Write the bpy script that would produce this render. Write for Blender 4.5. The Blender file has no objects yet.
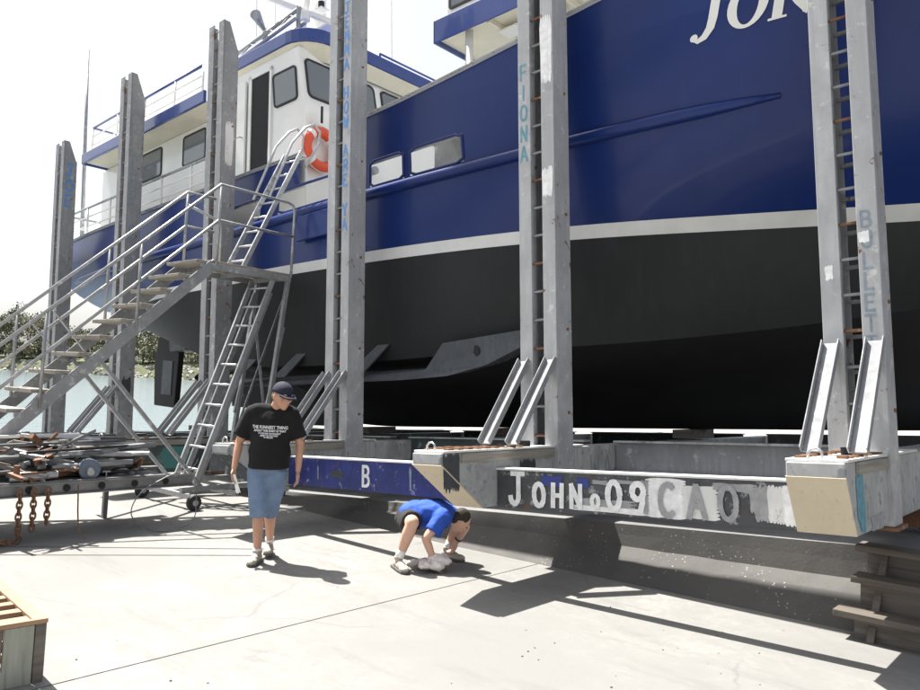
import bpy, bmesh, math, random
import numpy as np
from mathutils import Vector, Matrix
random.seed(7); rng = np.random.default_rng(7)
S = bpy.context.scene
C = bpy.context.collection
R = math.radians

# ------------------------------------------------------------------ camera, sky, sun, exposure
CAM_H, PITCH, ROLL, FPX = 1.77, R(3.03), R(2.78), 760.0
cd = bpy.data.cameras.new('camera'); cam = bpy.data.objects.new('camera', cd); C.objects.link(cam)
cd.sensor_width = 36.0; cd.lens = 36.0 * FPX / 920.0; cd.clip_start = 0.05; cd.clip_end = 20000
_f = Vector((0, math.cos(PITCH), math.sin(PITCH))); _u = Vector((0, -math.sin(PITCH), math.cos(PITCH))); _r = Vector((1, 0, 0))
_r2 = _r * math.cos(ROLL) + _u * math.sin(ROLL); _u2 = -_r * math.sin(ROLL) + _u * math.cos(ROLL)
cam.matrix_world = Matrix(((_r2.x, _u2.x, -_f.x, 0), (_r2.y, _u2.y, -_f.y, 0), (_r2.z, _u2.z, -_f.z, CAM_H), (0, 0, 0, 1)))
S.camera = cam
SUN_DIR = Vector((-0.43, 0.336, 1.0)).normalized()          # towards the sun
SUN_EL = math.asin(SUN_DIR.z); SUN_AZ = math.atan2(SUN_DIR.x, SUN_DIR.y)
W = bpy.data.worlds.new('World'); S.world = W; W.use_nodes = True
nt = W.node_tree; nt.nodes.clear()
sky = nt.nodes.new('ShaderNodeTexSky'); sky.sky_type = 'NISHITA'; sky.sun_disc = False
sky.sun_elevation = SUN_EL; sky.sun_rotation = SUN_AZ; sky.air_density = 1.0; sky.dust_density = 3.0; sky.ozone_density = 1.0
bg = nt.nodes.new('ShaderNodeBackground'); bg.inputs[1].default_value = 0.078
wo = nt.nodes.new('ShaderNodeOutputWorld')
hz = nt.nodes.new('ShaderNodeHueSaturation'); hz.inputs['Saturation'].default_value = .32; nt.links.new(sky.outputs[0], hz.inputs['Color']); nt.links.new(hz.outputs[0], bg.inputs[0]); nt.links.new(bg.outputs[0], wo.inputs[0])
sd = bpy.data.lights.new('sun', 'SUN'); sd.energy = 5.0; sd.angle = R(0.53); sd.color = (1.0, 0.96, 0.9)
sun = bpy.data.objects.new('sun', sd); C.objects.link(sun)
sun.rotation_euler = (-SUN_DIR).to_track_quat('-Z', 'Y').to_euler(); sun.location = (-20, 14, 40)
S.view_settings.view_transform = 'Standard'; S.view_settings.look = 'None'
S.view_settings.gamma = 1.0; S.view_settings.use_curve_mapping = False
S.view_settings.exposure = 1.45
S.render.engine = 'CYCLES'; S.cycles.max_bounces = 8; S.cycles.use_denoising = True

# ------------------------------------------------------------------ frames
PHI, SL = R(48.7), R(3.8)
UH = Vector((math.sin(PHI), -math.cos(PHI), 0)); PV = Vector((math.cos(PHI), math.sin(PHI), 0)); ZV = Vector((0, 0, 1))
EU = Vector((UH.x * math.cos(SL), UH.y * math.cos(SL), math.sin(SL))); EN = EU.cross(PV)
def frame(a, b, c, loc):
    return Matrix(((a.x, b.x, c.x, loc.x), (a.y, b.y, c.y, loc.y), (a.z, b.z, c.z, loc.z), (0, 0, 0, 1)))
def cw(u, p, n): return EU * u + PV * p + EN * n           # slipway coordinates -> world
def hw(u, p, z): return UH * u + PV * p + ZV * z           # level coordinates along the slipway -> world
def CF(u, p, n): return frame(EU, PV, EN, cw(u, p, n))
def HF(u, p, z): return frame(UH, PV, ZV, hw(u, p, z))
CAMP = Vector((0, 0, CAM_H))
def ray(u, v): return _f + _r2 * ((u - 460) / FPX) + _u2 * ((345 - v) / FPX)
def gpt(u, v, z=0.0):
    d = ray(u, v); return CAMP + d * ((z - CAM_H) / d.z)

# ------------------------------------------------------------------ materials
MATS = {}
def nodes(name):
    m = bpy.data.materials.new(name); m.use_nodes = True; t = m.node_tree
    MATS[name] = m
    return m, t, t.nodes['Principled BSDF']
def N(t, kind, **kw):
    n = t.nodes.new(kind)
    for k, v in kw.items():
        if k in n.inputs.keys(): n.inputs[k].default_value = v
        else: setattr(n, k, v)
    return n
def ramp(t, src, stops):
    r = t.nodes.new('ShaderNodeValToRGB'); e = r.color_ramp.elements
    while len(e) < len(stops): e.new(0.5)
    for k, (pos, col) in enumerate(stops):
        e[k].position = pos; e[k].color = (col, col, col, 1) if not hasattr(col, '__len__') else (*col, 1)
    t.links.new(src, r.inputs[0]); return r
def mix(t, fac, a, b):
    m = t.nodes.new('ShaderNodeMix'); m.data_type = 'RGBA'
    for i, v in ((0, fac), (6, a), (7, b)):
        if hasattr(v, 'is_linked') or isinstance(v, bpy.types.NodeSocket): t.links.new(v, m.inputs[i])
        else: m.inputs[i].default_value = v if i == 0 else (*v, 1)
    return m.outputs[2]
def coords(t, scale=(1, 1, 1)):
    tc = t.nodes.new('ShaderNodeTexCoord'); mp = t.nodes.new('ShaderNodeMapping'); mp.inputs['Scale'].default_value = scale
    t.links.new(tc.outputs['Object'], mp.inputs[0]); return mp.outputs[0]
def noise(t, vec, sc, det=5, rough=.55, dist=0):
    n = N(t, 'ShaderNodeTexNoise', Scale=sc, Detail=det, Roughness=rough, Distortion=dist); t.links.new(vec, n.inputs['Vector']); return n.outputs['Fac']
def bump(t, b, h, strength=.3, dist=.01):
    n = N(t, 'ShaderNodeBump', Strength=strength, Distance=dist); t.links.new(h, n.inputs['Height']); t.links.new(n.outputs[0], b.inputs['Normal'])
def rgb(h):  # sRGB 0-255 -> linear
    return tuple(((c / 255) / 12.92 if c / 255 <= .04045 else ((c / 255 + .055) / 1.055) ** 2.4) for c in h)
def plain(name, col, rough=.5, metal=0, var=.12, sc=6, coat=0, bmp=0):
    m, t, b = nodes(name); v = coords(t); n = noise(t, v, sc)
    d = tuple(c * (1 - var) for c in col); l = tuple(min(1, c * (1 + var)) for c in col)
    r = ramp(t, n, [(.3, d), (.7, l)]); t.links.new(r.outputs[0], b.inputs['Base Color'])
    b.inputs['Roughness'].default_value = rough; b.inputs['Metallic'].default_value = metal; b.inputs['Coat Weight'].default_value = coat
    if bmp: bump(t, b, noise(t, v, sc * 8), bmp)
    return m
def worn(name, col, under, wear=.5, rust=.0, rough=.5, dirt=.25, metal=0, streak=(8, 8, .7), rustcol=(.16, .06, .025), edge=.05):
    """painted steel: dirt blotches, vertical streaks, chips through to a second colour, rust spots"""
    m, t, b = nodes(name); v = coords(t); vs = coords(t, streak)
    d = ramp(t, noise(t, v, 2.2, 6), [(.42, tuple(c * (1 - dirt) for c in col)), (.58, col)]).outputs[0]
    st = ramp(t, noise(t, vs, 2.5, 4), [(.44, 0), (.62, 1)]).outputs[0]
    c1 = mix(t, st, d, tuple(c * (1 - dirt * .7) for c in col))
    tw = .50 + .15 * (1 - wear)
    ch = ramp(t, noise(t, v, 9, 8, .7), [(tw, 0), (tw + edge, 1)]).outputs[0]
    c2 = mix(t, ch, c1, under)
    if rust > 0:
        tr_ = .505 + .155 * (1 - rust)
        rs = ramp(t, noise(t, v, 5.5, 9, .75, .6), [(tr_, 0), (tr_ + .05, 1)]).outputs[0]
        run = ramp(t, noise(t, coords(t, (streak[0] * 1.6, streak[1] * 1.6, .55)), 2.0, 6, .7), [(.555 + .06 * (1 - rust), 0), (.70, .7)]).outputs[0]
        c2 = mix(t, run, c2, tuple(a * .5 + b2 * .5 for a, b2 in zip(col, rustcol)))
        c2 = mix(t, rs, c2, rustcol)
    t.links.new(c2, b.inputs['Base Color'])
    rr = ramp(t, noise(t, v, 12), [(.3, max(.08, rough - .12)), (.7, min(1, rough + .15))]); t.links.new(rr.outputs[0], b.inputs['Roughness'])
    b.inputs['Metallic'].default_value = metal
    bump(t, b, noise(t, v, 40, 4), .12, .004)
    return m
def concrete(name, col, speck=0, joints=False, rough=.85):
    m, t, b = nodes(name); v = coords(t)
    n1 = noise(t, v, .35, 8, .6); n2 = noise(t, v, 3.5, 8, .65); n3 = noise(t, v, 60, 3)
    a = ramp(t, n1, [(.40, tuple(c * .72 for c in col)), (.60, col)]).outputs[0]
    a = mix(t, ramp(t, n2, [(.42, .6), (.56, 0)]).outputs[0], a, tuple(c * .72 for c in col))
    a = mix(t, ramp(t, n3, [(.6, 0), (.75, .5)]).outputs[0], a, tuple(c * .6 for c in col))
    sp = ramp(t, noise(t, v, 1.1, 10, .8, .4), [(.585, 0), (.66, .6)]).outputs[0]
    a = mix(t, sp, a, tuple(c * .5 for c in col))
    if speck:
        vo = N(t, 'ShaderNodeTexVoronoi', Scale=22.0); t.links.new(v, vo.inputs['Vector'])
        s = ramp(t, vo.outputs['Distance'], [(.10, 1), (.2, 0)]).outputs[0]
        s2 = ramp(t, noise(t, v, 2.5, 4), [(.5, 0), (.62, speck)]).outputs[0]
        mm = N(t, 'ShaderNodeMath', operation='MULTIPLY'); t.links.new(s, mm.inputs[0]); t.links.new(s2, mm.inputs[1])
        a = mix(t, mm.outputs[0], a, (.5, .5, .48))
    if joints:
        vo = N(t, 'ShaderNodeTexVoronoi', Scale=.42); vo.feature = 'DISTANCE_TO_EDGE'; wv_ = t.nodes.new('ShaderNodeMixRGB'); wv_.blend_type = 'ADD'; wv_.inputs[0].default_value = .35
        nn = N(t, 'ShaderNodeTexNoise', Scale=2.2, Detail=6.0); t.links.new(v, nn.inputs['Vector']); t.links.new(v, wv_.inputs[1]); t.links.new(nn.outputs['Color'], wv_.inputs[2]); t.links.new(wv_.outputs[0], vo.inputs['Vector'])
        cr = ramp(t, vo.outputs['Distance'], [(.0, 1), (.006, 0)]).outputs[0]
        msk = ramp(t, noise(t, v, .5, 3), [(.52, 0), (.60, .55)]).outputs[0]
        mm = N(t, 'ShaderNodeMath', operation='MULTIPLY'); t.links.new(cr, mm.inputs[0]); t.links.new(msk, mm.inputs[1])
        a = mix(t, mm.outputs[0], a, tuple(c * .35 for c in col))
        a = mix(t, ramp(t, noise(t, v, 14, 8, .75), [(.47, .5), (.56, 0)]).outputs[0], a, tuple(c * .74 for c in col))
        a = mix(t, ramp(t, noise(t, coords(t, (.5, 2.2, 1)), 1.2, 7, .7), [(.55, 0), (.66, .55)]).outputs[0], a, tuple(c * .6 for c in col))
    t.links.new(a, b.inputs['Base Color']); b.inputs['Roughness'].default_value = rough
    bump(t, b, noise(t, v, 45, 6, .7), .35, .006)
    return m
def wood(name, col, rough=.8, axis=0):
    m, t, b = nodes(name); sc = [14, 14, 14]; sc[axis] = .9; v = coords(t, tuple(sc)); v2 = coords(t)
    n = noise(t, v, 2.0, 6, .6, .5)
    a = ramp(t, n, [(.28, tuple(c * .55 for c in col)), (.5, col), (.75, tuple(min(1, c * 1.25) for c in col))]).outputs[0]
    a = mix(t, ramp(t, noise(t, v2, 4), [(.5, 0), (.8, .5)]).outputs[0], a, tuple(c * .6 for c in col))
    t.links.new(a, b.inputs['Base Color']); b.inputs['Roughness'].default_value = rough; bump(t, b, n, .4, .004); return m

GREY = (.33, .36, .40)
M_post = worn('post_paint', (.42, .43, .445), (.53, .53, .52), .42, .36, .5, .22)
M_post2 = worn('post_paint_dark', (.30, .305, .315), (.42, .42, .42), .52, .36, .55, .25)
M_postend = worn('strut_paint', (.27, .28, .295), (.4, .4, .4), .45, .38, .7, .25)
M_webd = worn('post_gap_shade', (.07, .072, .078), (.14, .12, .10), .4, .4, .8, .3)
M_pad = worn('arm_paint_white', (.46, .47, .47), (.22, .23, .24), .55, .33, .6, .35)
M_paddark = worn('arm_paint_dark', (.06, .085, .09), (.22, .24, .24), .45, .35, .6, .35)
M_cream = worn('cream_paint', (.58, .50, .37), (.4, .36, .3), .3, .26, .6, .12)
M_rust = worn('rusty_steel', (.22, .11, .06), (.32, .2, .12), .5, .3, .85, .35)
M_bblue = worn('beam_blue', (.025, .04, .20), (.25, .28, .4), .42, .28, .4, .35)
M_bgrey = worn('beam_dark_grey', (.075, .08, .088), (.30, .30, .31), .60, .34, .65, .3)
M_white = worn('white_paint_old', (.72, .72, .70), (.5, .5, .48), .4, .2, .6, .15)
M_pw = plain('brushed_white', (.74, .74, .74), .6, var=.18, sc=14)
M_pg = plain('brushed_grey', (.30, .30, .31), .6, var=.2, sc=14)
M_pblk = plain('brushed_charcoal', (.045, .05, .055), .7, var=.25, sc=14)
M_pblue = plain('graffiti_blue', (.10, .25, .55), .6, var=.2, sc=14)
M_pteal = plain('graffiti_teal', (.10, .27, .34), .6, var=.25, sc=14)
M_pfaint = plain('graffiti_faded', (.20, .25, .30), .6, var=.2, sc=14)
M_galv = worn('galvanised_steel', (.38, .39, .40), (.5, .51, .52), .5, .2, .42, .25, .55)
M_alu = worn('aluminium', (.55, .56, .57), (.62, .62, .62), .4, .1, .38, .2, .7)
M_tim = wood('timber_weathered', (.30, .27, .23), axis=0)
M_timp = wood('timber_weathered_long', (.27, .25, .22), axis=1)
M_timz = wood('pallet_timber', (.36, .22, .14), axis=0)
M_timg = wood('pallet_timber_grey', (.30, .31, .26), axis=2)
M_timd = wood('timber_dark', (.16, .14, .12), axis=0)
M_step = wood('step_timber', (.115, .098, .08), axis=0)  # timber colour darkened to stand in for shadow over the steps
M_apron = concrete('apron_concrete', (.245, .241, .229), joints=True)
M_slip = concrete('slipway_concrete', (.20, .20, .20), .4)
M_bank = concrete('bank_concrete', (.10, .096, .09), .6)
M_far = concrete('yard_ground', (.36, .34, .31))
M_joint = plain('joint_filler', (.12, .115, .11), .9)
M_black = plain('rubber_black', (.02, .02, .022), .7)
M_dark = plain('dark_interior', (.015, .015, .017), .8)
M_hwhite = plain('gloss_white', (.80, .80, .77), .28, var=.03, sc=3, coat=.3)
M_cap = plain('gunwale_white', (.70, .71, .72), .35, var=.06)
M_hblue2 = plain('trim_blue', (.022, .05, .22), .25, var=.1, coat=.5)
M_soff = plain('soffit_cream', (.72, .68, .56), .5, var=.05)
M_orange = plain('ring_orange', (.72, .09, .035), .5, var=.06)
M_tan = plain('rope_tan', (.40, .30, .18), .9)
M_steel = plain('mill_steel', (.20, .205, .21), .5, .6, .25)
M_rope = plain('rope_white', (.6, .6, .57), .8)
m, t, b = nodes('window_glass'); b.inputs['Base Color'].default_value = (.16, .18, .19, 1); b.inputs['Roughness'].default_value = .05; b.inputs['IOR'].default_value = 1.6  # base colour lightened to stand in for reflected sky
M_glass = m
m, t, b = nodes('hull_blue')      # gloss enamel over slightly uneven plating
v = coords(t); vs = coords(t, (3, 3, .5))
c = ramp(t, noise(t, v, .5, 5), [(.3, (.007, .020, .112)), (.7, (.010, .031, .158))]).outputs[0]
c = mix(t, ramp(t, noise(t, vs, 1.6, 5), [(.55, 0), (.8, .35)]).outputs[0], c, (.024, .042, .12))
t.links.new(c, b.inputs['Base Color']); b.inputs['Roughness'].default_value = .3; b.inputs['Specular IOR Level'].default_value = .28; b.inputs['Coat Weight'].default_value = .12; b.inputs['Coat Roughness'].default_value = .1
# faint vertical plate seams every 2.4 m and oil-canning between frames
wv = N(t, 'ShaderNodeTexWave', Scale=.13, Distortion=.4); wv.bands_direction = 'X'; t.links.new(v, wv.inputs['Vector'])
sm_ = N(t, 'ShaderNodeMath', operation='MULTIPLY'); sm_.inputs[1].default_value = .35; t.links.new(wv.outputs['Fac'], sm_.inputs[0])
ad = N(t, 'ShaderNodeMath', operation='ADD'); t.links.new(sm_.outputs[0], ad.inputs[0]); t.links.new(noise(t, v, 1.1, 2), ad.inputs[1])
bump(t, b, ad.outputs[0], .3, .02); M_hull = m
m, t, b = nodes('antifoul')       # dull dark grey bottom paint, blacker below the chine
v = coords(t); vs = coords(t, (6, 6, .4))
c = ramp(t, noise(t, v, .7, 6), [(.3, (.013, .014, .0155)), (.7, (.022, .0235, .025))]).outputs[0]
c = mix(t, ramp(t, noise(t, vs, 1.5, 5), [(.5, 0), (.75, .5)]).outputs[0], c, (.027, .029, .032))
t.links.new(c, b.inputs['Base Color']); b.inputs['Roughness'].default_value = .62; b.inputs['Specular IOR Level'].default_value = .3
bump(t, b, noise(t, v, 1.6, 3), .2, .03); M_anti = m
M_fin = worn('fin_grey', (.075, .085, .098), (.05, .05, .055), .4, .2, .5, .3)
M_anti2 = plain('antifoul_black', (.008, .008, .009), .7, var=.3, sc=2)
M_stripe = plain('boot_stripe_white', (.66, .67, .66), .35, var=.08, sc=3)
m, t, b = nodes('sea')
v = coords(t, (1, 1, 1)); b.inputs['Base Color'].default_value = (.15, .20, .215, 1); b.inputs['Roughness'].default_value = .12
bump(t, b, noise(t, v, 1.3, 5, .6), .7, .12); M_sea = m
M_rock = plain('breakwater_rock', (.36, .33, .30), .95, var=.5, sc=.25)
M_grass = plain('headland_grass', (.085, .10, .045), .95, var=.4, sc=.05)
M_leaf = [plain('leaf_%s' % k, c, .7, var=.35, sc=.4) for k, c in (('olive', (.115, .125, .065)), ('deep', (.07, .088, .046)), ('dry', (.15, .145, .085)))]
M_bark = plain('bark', (.17, .145, .12), .95, var=.3, sc=1)
M_skin = plain('skin', (.50, .27, .18), .5, var=.07, sc=9)
M_skin2 = plain('skin_fair', (.60, .36, .26), .5, var=.06, sc=9)
M_tee = plain('black_cotton', (.006, .006, .007), .95, var=.3, sc=8, bmp=.1)
M_navy = plain('navy_cap', (.012, .016, .035), .85, var=.2)
M_denim = plain('denim', (.15, .215, .32), .9, var=.2, sc=9, bmp=.15)
M_shirt = plain('royal_blue_cotton', (.018, .075, .42), .85, var=.15, sc=6, bmp=.1)
M_shorts = plain('black_shorts', (.015, .015, .017), .9)
M_shoe = plain('shoe_grey', (.36, .33, .28), .8, var=.35, sc=40)
M_sole = plain('shoe_sole', (.10, .095, .09), .8)
M_sock = plain('sock_white', (.72, .72, .70), .9)
M_hair = plain('hair_brown', (.12, .075, .04), .8, var=.3, sc=60)
M_hair2 = plain('hair_dark', (.03, .022, .016), .8, var=.3, sc=60)
M_rag = plain('rag_cloth', (.70, .64, .61), .9, var=.25, sc=25, bmp=.3)
M_paper = plain('paper', (.78, .78, .76), .8, var=.04)

# ------------------------------------------------------------------ mesh helpers
class MB:
    def __init__(s): s.v = []; s.f = []
    def add(s, vs, fs):
        o = len(s.v); s.v += [tuple(x) for x in vs]; s.f += [tuple(o + i for i in f) for f in fs]; return s
    def box(s, x0, x1, y0, y1, z0, z1):
        return s.add([(x0, y0, z0), (x1, y0, z0), (x1, y1, z0), (x0, y1, z0), (x0, y0, z1), (x1, y0, z1), (x1, y1, z1), (x0, y1, z1)],
                     [(0, 3, 2, 1), (4, 5, 6, 7), (0, 1, 5, 4), (1, 2, 6, 5), (2, 3, 7, 6), (3, 0, 4, 7)])
    def prism(s, poly, e0, e1, axis=0):
        """extrude a 2-D polygon; axis 0: poly is (y,z) along x, 1: (x,z) along y, 2: (x,y) along z"""
        n = len(poly)
        def p3(a, b, e): return {0: (e, a, b), 1: (a, e, b), 2: (a, b, e)}[axis]
        vs = [p3(a, b, e0) for a, b in poly] + [p3(a, b, e1) for a, b in poly]
        area = sum(poly[i][0] * poly[(i + 1) % n][1] - poly[(i + 1) % n][0] * poly[i][1] for i in range(n))
        ccw = (area > 0) != (axis == 1)
        top = tuple(range(n, 2 * n)); bot = tuple(range(n - 1, -1, -1))
        sides = [(i, (i + 1) % n, n + (i + 1) % n, n + i) for i in range(n)]
        fs = [bot, top] + sides
        if not ccw: fs = [tuple(reversed(f)) for f in fs]
        return s.add(vs, fs)
    def bar(s, a, b, w, h, up=(0, 0, 1)):
        a = Vector(a); b = Vector(b); d = (b - a).normalized(); up = Vector(up)
        x = d.cross(up)
        if x.length < 1e-4: x = d.cross(Vector((1, 0, 0)))
        x.normalize(); y = x.cross(d)
        vs = [q + x * sx * w / 2 + y * sy * h / 2 for q in (a, b) for sx, sy in ((-1, -1), (1, -1), (1, 1), (-1, 1))]
        return s.add(vs, [(3, 2, 1, 0), (4, 5, 6, 7), (0, 1, 5, 4), (1, 2, 6, 5), (2, 3, 7, 6), (3, 0, 4, 7)])
    def tube(s, pts, r, n=8, closed=False, cap=True):
        pts = [Vector(q) for q in pts]; k = len(pts); rr = r if hasattr(r, '__len__') else [r] * k
        o = len(s.v); prev = None
        for i, q in enumerate(pts):
            if closed: d = pts[(i + 1) % k] - pts[i - 1]
            else: d = pts[min(i + 1, k - 1)] - pts[max(i - 1, 0)]
            d.normalize()
            if prev is None:
                x = d.cross(Vector((0, 0, 1)))
                if x.length < 1e-3: x = d.cross(Vector((1, 0, 0)))
            else: x = prev - d * prev.dot(d)
            x.normalize(); prev = x; y = d.cross(x)
            for j in range(n):
                a = 2 * math.pi * j / n; s.v.append(tuple(q + (x * math.cos(a) + y * math.sin(a)) * rr[i]))
        for i in range(k if closed else k - 1):
            i2 = (i + 1) % k
            for j in range(n):
                j2 = (j + 1) % n
                s.f.append((o + i * n + j, o + i * n + j2, o + i2 * n + j2, o + i2 * n + j))
        if cap and not closed:
            s.f.append(tuple(o + j for j in range(n - 1, -1, -1))); s.f.append(tuple(o + (k - 1) * n + j for j in range(n)))
        return s
    def ell(s, c, r, rot=None, nu=12, nv=8):
        c = Vector(c); o = len(s.v); M = rot or Matrix.Identity(3)
        s.v.append(tuple(c + M @ Vector((0, 0, r[2]))))
        for i in range(1, nv):
            th = math.pi * i / nv
            for j in range(nu):
                ph = 2 * math.pi * j / nu
                s.v.append(tuple(c + M @ Vector((r[0] * math.sin(th) * math.cos(ph), r[1] * math.sin(th) * math.sin(ph), r[2] * math.cos(th)))))
        s.v.append(tuple(c + M @ Vector((0, 0, -r[2])))); last = len(s.v) - 1
        for j in range(nu):
            s.f.append((o, o + 1 + j, o + 1 + (j + 1) % nu)); q = o + 1 + (nv - 2) * nu
            s.f.append((last, q + (j + 1) % nu, q + j))
        for i in range(nv - 2):
            for j in range(nu):
                a = o + 1 + i * nu + j; b2 = o + 1 + i * nu + (j + 1) % nu
                s.f.append((a, a + nu, b2 + nu, b2))
        return s
    def cone(s, a, b, ra, rb, n=12):
        """round-ended tapered limb: closed"""
        a = Vector(a); b = Vector(b); s.tube([a, b], [ra, rb], n); s.ell(a, (ra,) * 3, None, n, 8); s.ell(b, (rb,) * 3, None, n, 8); return s
    def quad(s, a, b, c, d): return s.add([a, b, c, d], [(0, 1, 2, 3)])
    def build(s, name, mat, parent=None, M=None, smooth=False, bevel=0):
        me = bpy.data.meshes.new(name); me.from_pydata(s.v, [], s.f); me.update(); me.validate()
        if mat: me.materials.append(mat)
        if smooth: me.polygons.foreach_set('use_smooth', [True] * len(me.polygons))
        o = bpy.data.objects.new(name, me); C.objects.link(o)
        if parent: o.parent = parent
        if M is not None: o.matrix_local = M
        if bevel:
            bv = o.modifiers.new('bevel', 'BEVEL'); bv.width = bevel; bv.segments = 2; bv.limit_method = 'ANGLE'; bv.angle_limit = R(40)
        return o
def spline(pts, n=8):
    P = [Vector(q) for q in pts]; P = [P[0]] + P + [P[-1]]; out = []
    for i in range(1, len(P) - 2):
        for k in range(n):
            t_ = k / n; a, b_, c_, d_ = P[i - 1], P[i], P[i + 1], P[i + 2]
            out.append(.5 * ((2 * b_) + (c_ - a) * t_ + (2 * a - 5 * b_ + 4 * c_ - d_) * t_ ** 2 + (3 * b_ - a - 3 * c_ + d_) * t_ ** 3))
    return out + [P[-2]]
def tag(o, label, cat, group=None, kind=None):
    o['label'] = label
    if cat: o['category'] = cat
    if group: o['group'] = group
    if kind: o['kind'] = kind
    return o
def thing(name, label, cat, M, group=None):
    e = bpy.data.objects.new(name, None); C.objects.link(e); e.matrix_world = M; e.empty_display_size = .2
    return tag(e, label, cat, group)
def struct(o): o['kind'] = 'structure'; return o
def pchip(xs, ys):
    xs = np.array(xs, float); ys = np.array(ys, float); h = np.diff(xs); d = np.diff(ys) / h
    m_ = np.zeros_like(ys); m_[0] = d[0]; m_[-1] = d[-1]
    for i in range(1, len(xs) - 1):
        if d[i - 1] * d[i] > 0:
            w1 = 2 * h[i] + h[i - 1]; w2 = h[i] + 2 * h[i - 1]; m_[i] = (w1 + w2) / (w1 / d[i - 1] + w2 / d[i])
    def f(x):
        x = min(max(x, xs[0]), xs[-1]); i = min(int(np.searchsorted(xs, x, 'right')) - 1, len(xs) - 2); t_ = (x - xs[i]) / h[i]
        return float(ys[i] * (1 + 2 * t_) * (1 - t_) ** 2 + m_[i] * h[i] * t_ * (1 - t_) ** 2 + ys[i + 1] * t_ * t_ * (3 - 2 * t_) + m_[i + 1] * h[i] * t_ * t_ * (t_ - 1))
    return f

# stroke lettering (hand-painted): each glyph a list of polylines in a 0.62 x 1 box
def arc(cx, cy, rx, ry, a0, a1, n=14): return [(cx + rx * math.cos(R(a0 + (a1 - a0) * i / n)), cy + ry * math.sin(R(a0 + (a1 - a0) * i / n))) for i in range(n + 1)]
GL = {
 'A': [[(0, 0), (.3, 1), (.6, 0)], [(.12, .36), (.48, .36)]], 'B': [[(.05, 0), (.05, 1)], [(.05, 1), (.3, 1)] + arc(.3, .76, .24, .24, 90, -90) + [(.05, .52)], [(.05, .52), (.3, .52)] + arc(.3, .26, .28, .26, 90, -90) + [(.05, 0)]],
 'C': [arc(.34, .5, .3, .5, 55, 305)], 'E': [[(.55, 1), (.06, 1), (.06, 0), (.55, 0)], [(.06, .52), (.45, .52)]], 'F': [[(.55, 1), (.06, 1), (.06, 0)], [(.06, .52), (.45, .52)]],
 'H': [[(.05, 0), (.05, 1)], [(.55, 0), (.55, 1)], [(.05, .5), (.55, .5)]], 'I': [[(.3, 0), (.3, 1)]], 'J': [[(.08, 1), (.6, 1)], [(.38, 1), (.38, .25)] + arc(.2, .25, .18, .25, 0, -170)],
 'L': [[(.08, 1), (.08, 0), (.55, 0)]], 'M': [[(0, 0), (.08, 1), (.3, .4), (.52, 1), (.62, 0)]], 'N': [[(.05, 0), (.05, 1), (.55, 0), (.55, 1)]],
 'O': [arc(.31, .5, .29, .5, 90, 450, 22)], '0': [arc(.31, .5, .27, .5, 90, 450, 22)], 'o': [arc(.25, .3, .22, .28, 90, 450, 18)], 'R': [[(.05, 0), (.05, 1)], [(.05, 1), (.3, 1)] + arc(.3, .75, .25, .25, 90, -90) + [(.05, .5)], [(.28, .5), (.58, 0)]],
 'S': [arc(.3, .75, .25, .25, 20, 270, 12) + arc(.3, .25, .25, .25, 90, -160, 12)], 'T': [[(0, 1), (.6, 1)], [(.3, 1), (.3, 0)]], 'U': [[(.05, 1), (.05, .3)] + arc(.3, .3, .25, .3, 180, 360) + [(.55, 1)]],
 'W': [[(0, 1), (.12, 0), (.3, .7), (.48, 0), (.62, 1)]], 'Y': [[(0, 1), (.3, .5), (.6, 1)], [(.3, .5), (.3, 0)]], '9': [arc(.3, .7, .24, .28, 0, 360, 18), [(.54, .7), (.5, .3), (.42, 0)]], 'V': [[(0, 1), (.3, 0), (.6, 1)]],
}
def lettering(text, h, sw, step=None, vertical=False, jit=.03, wscale=1.0):
    """flat painted strokes in the local XZ plane, y = 0, face towards -y"""
    mb = MB(); x = z = 0.0; lay = 0
    for ch in text:
        if ch != ' ':
            dz = random.uniform(-jit, jit) * h; sk = random.uniform(-jit, jit)
            for line in GL[ch]:
                pts = [Vector((x + (a + sk * b_) * h * wscale, z + b_ * h + dz)) for a, b_ in line]
                lay += 1; y = -.0003 * (lay % 5)
                for i in range(len(pts) - 1):
                    a, b_ = pts[i], pts[i + 1]; d = (b_ - a)
                    if d.length < 1e-6: continue
                    d.normalize(); nrm = Vector((-d.y, d.x)); w0 = sw * random.uniform(.85, 1.12) / 2; yy = y - .00005 * i
                    a = a - d * w0 * .7; b_ = b_ + d * w0 * .7
                    mb.add([(q.x, yy, q.y) for q in (a + nrm * w0, a - nrm * w0, b_ - nrm * w0, b_ + nrm * w0)], [(0, 1, 2, 3)])
        if vertical: z -= step or h * 1.35
        else: x += step or h * .85 * wscale
    return mb
ROT_EU = Matrix(((0, -1, 0, 0), (1, 0, 0, 0), (0, 0, 1, 0), (0, 0, 0, 1)))     # lettering turned to face +x

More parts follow.
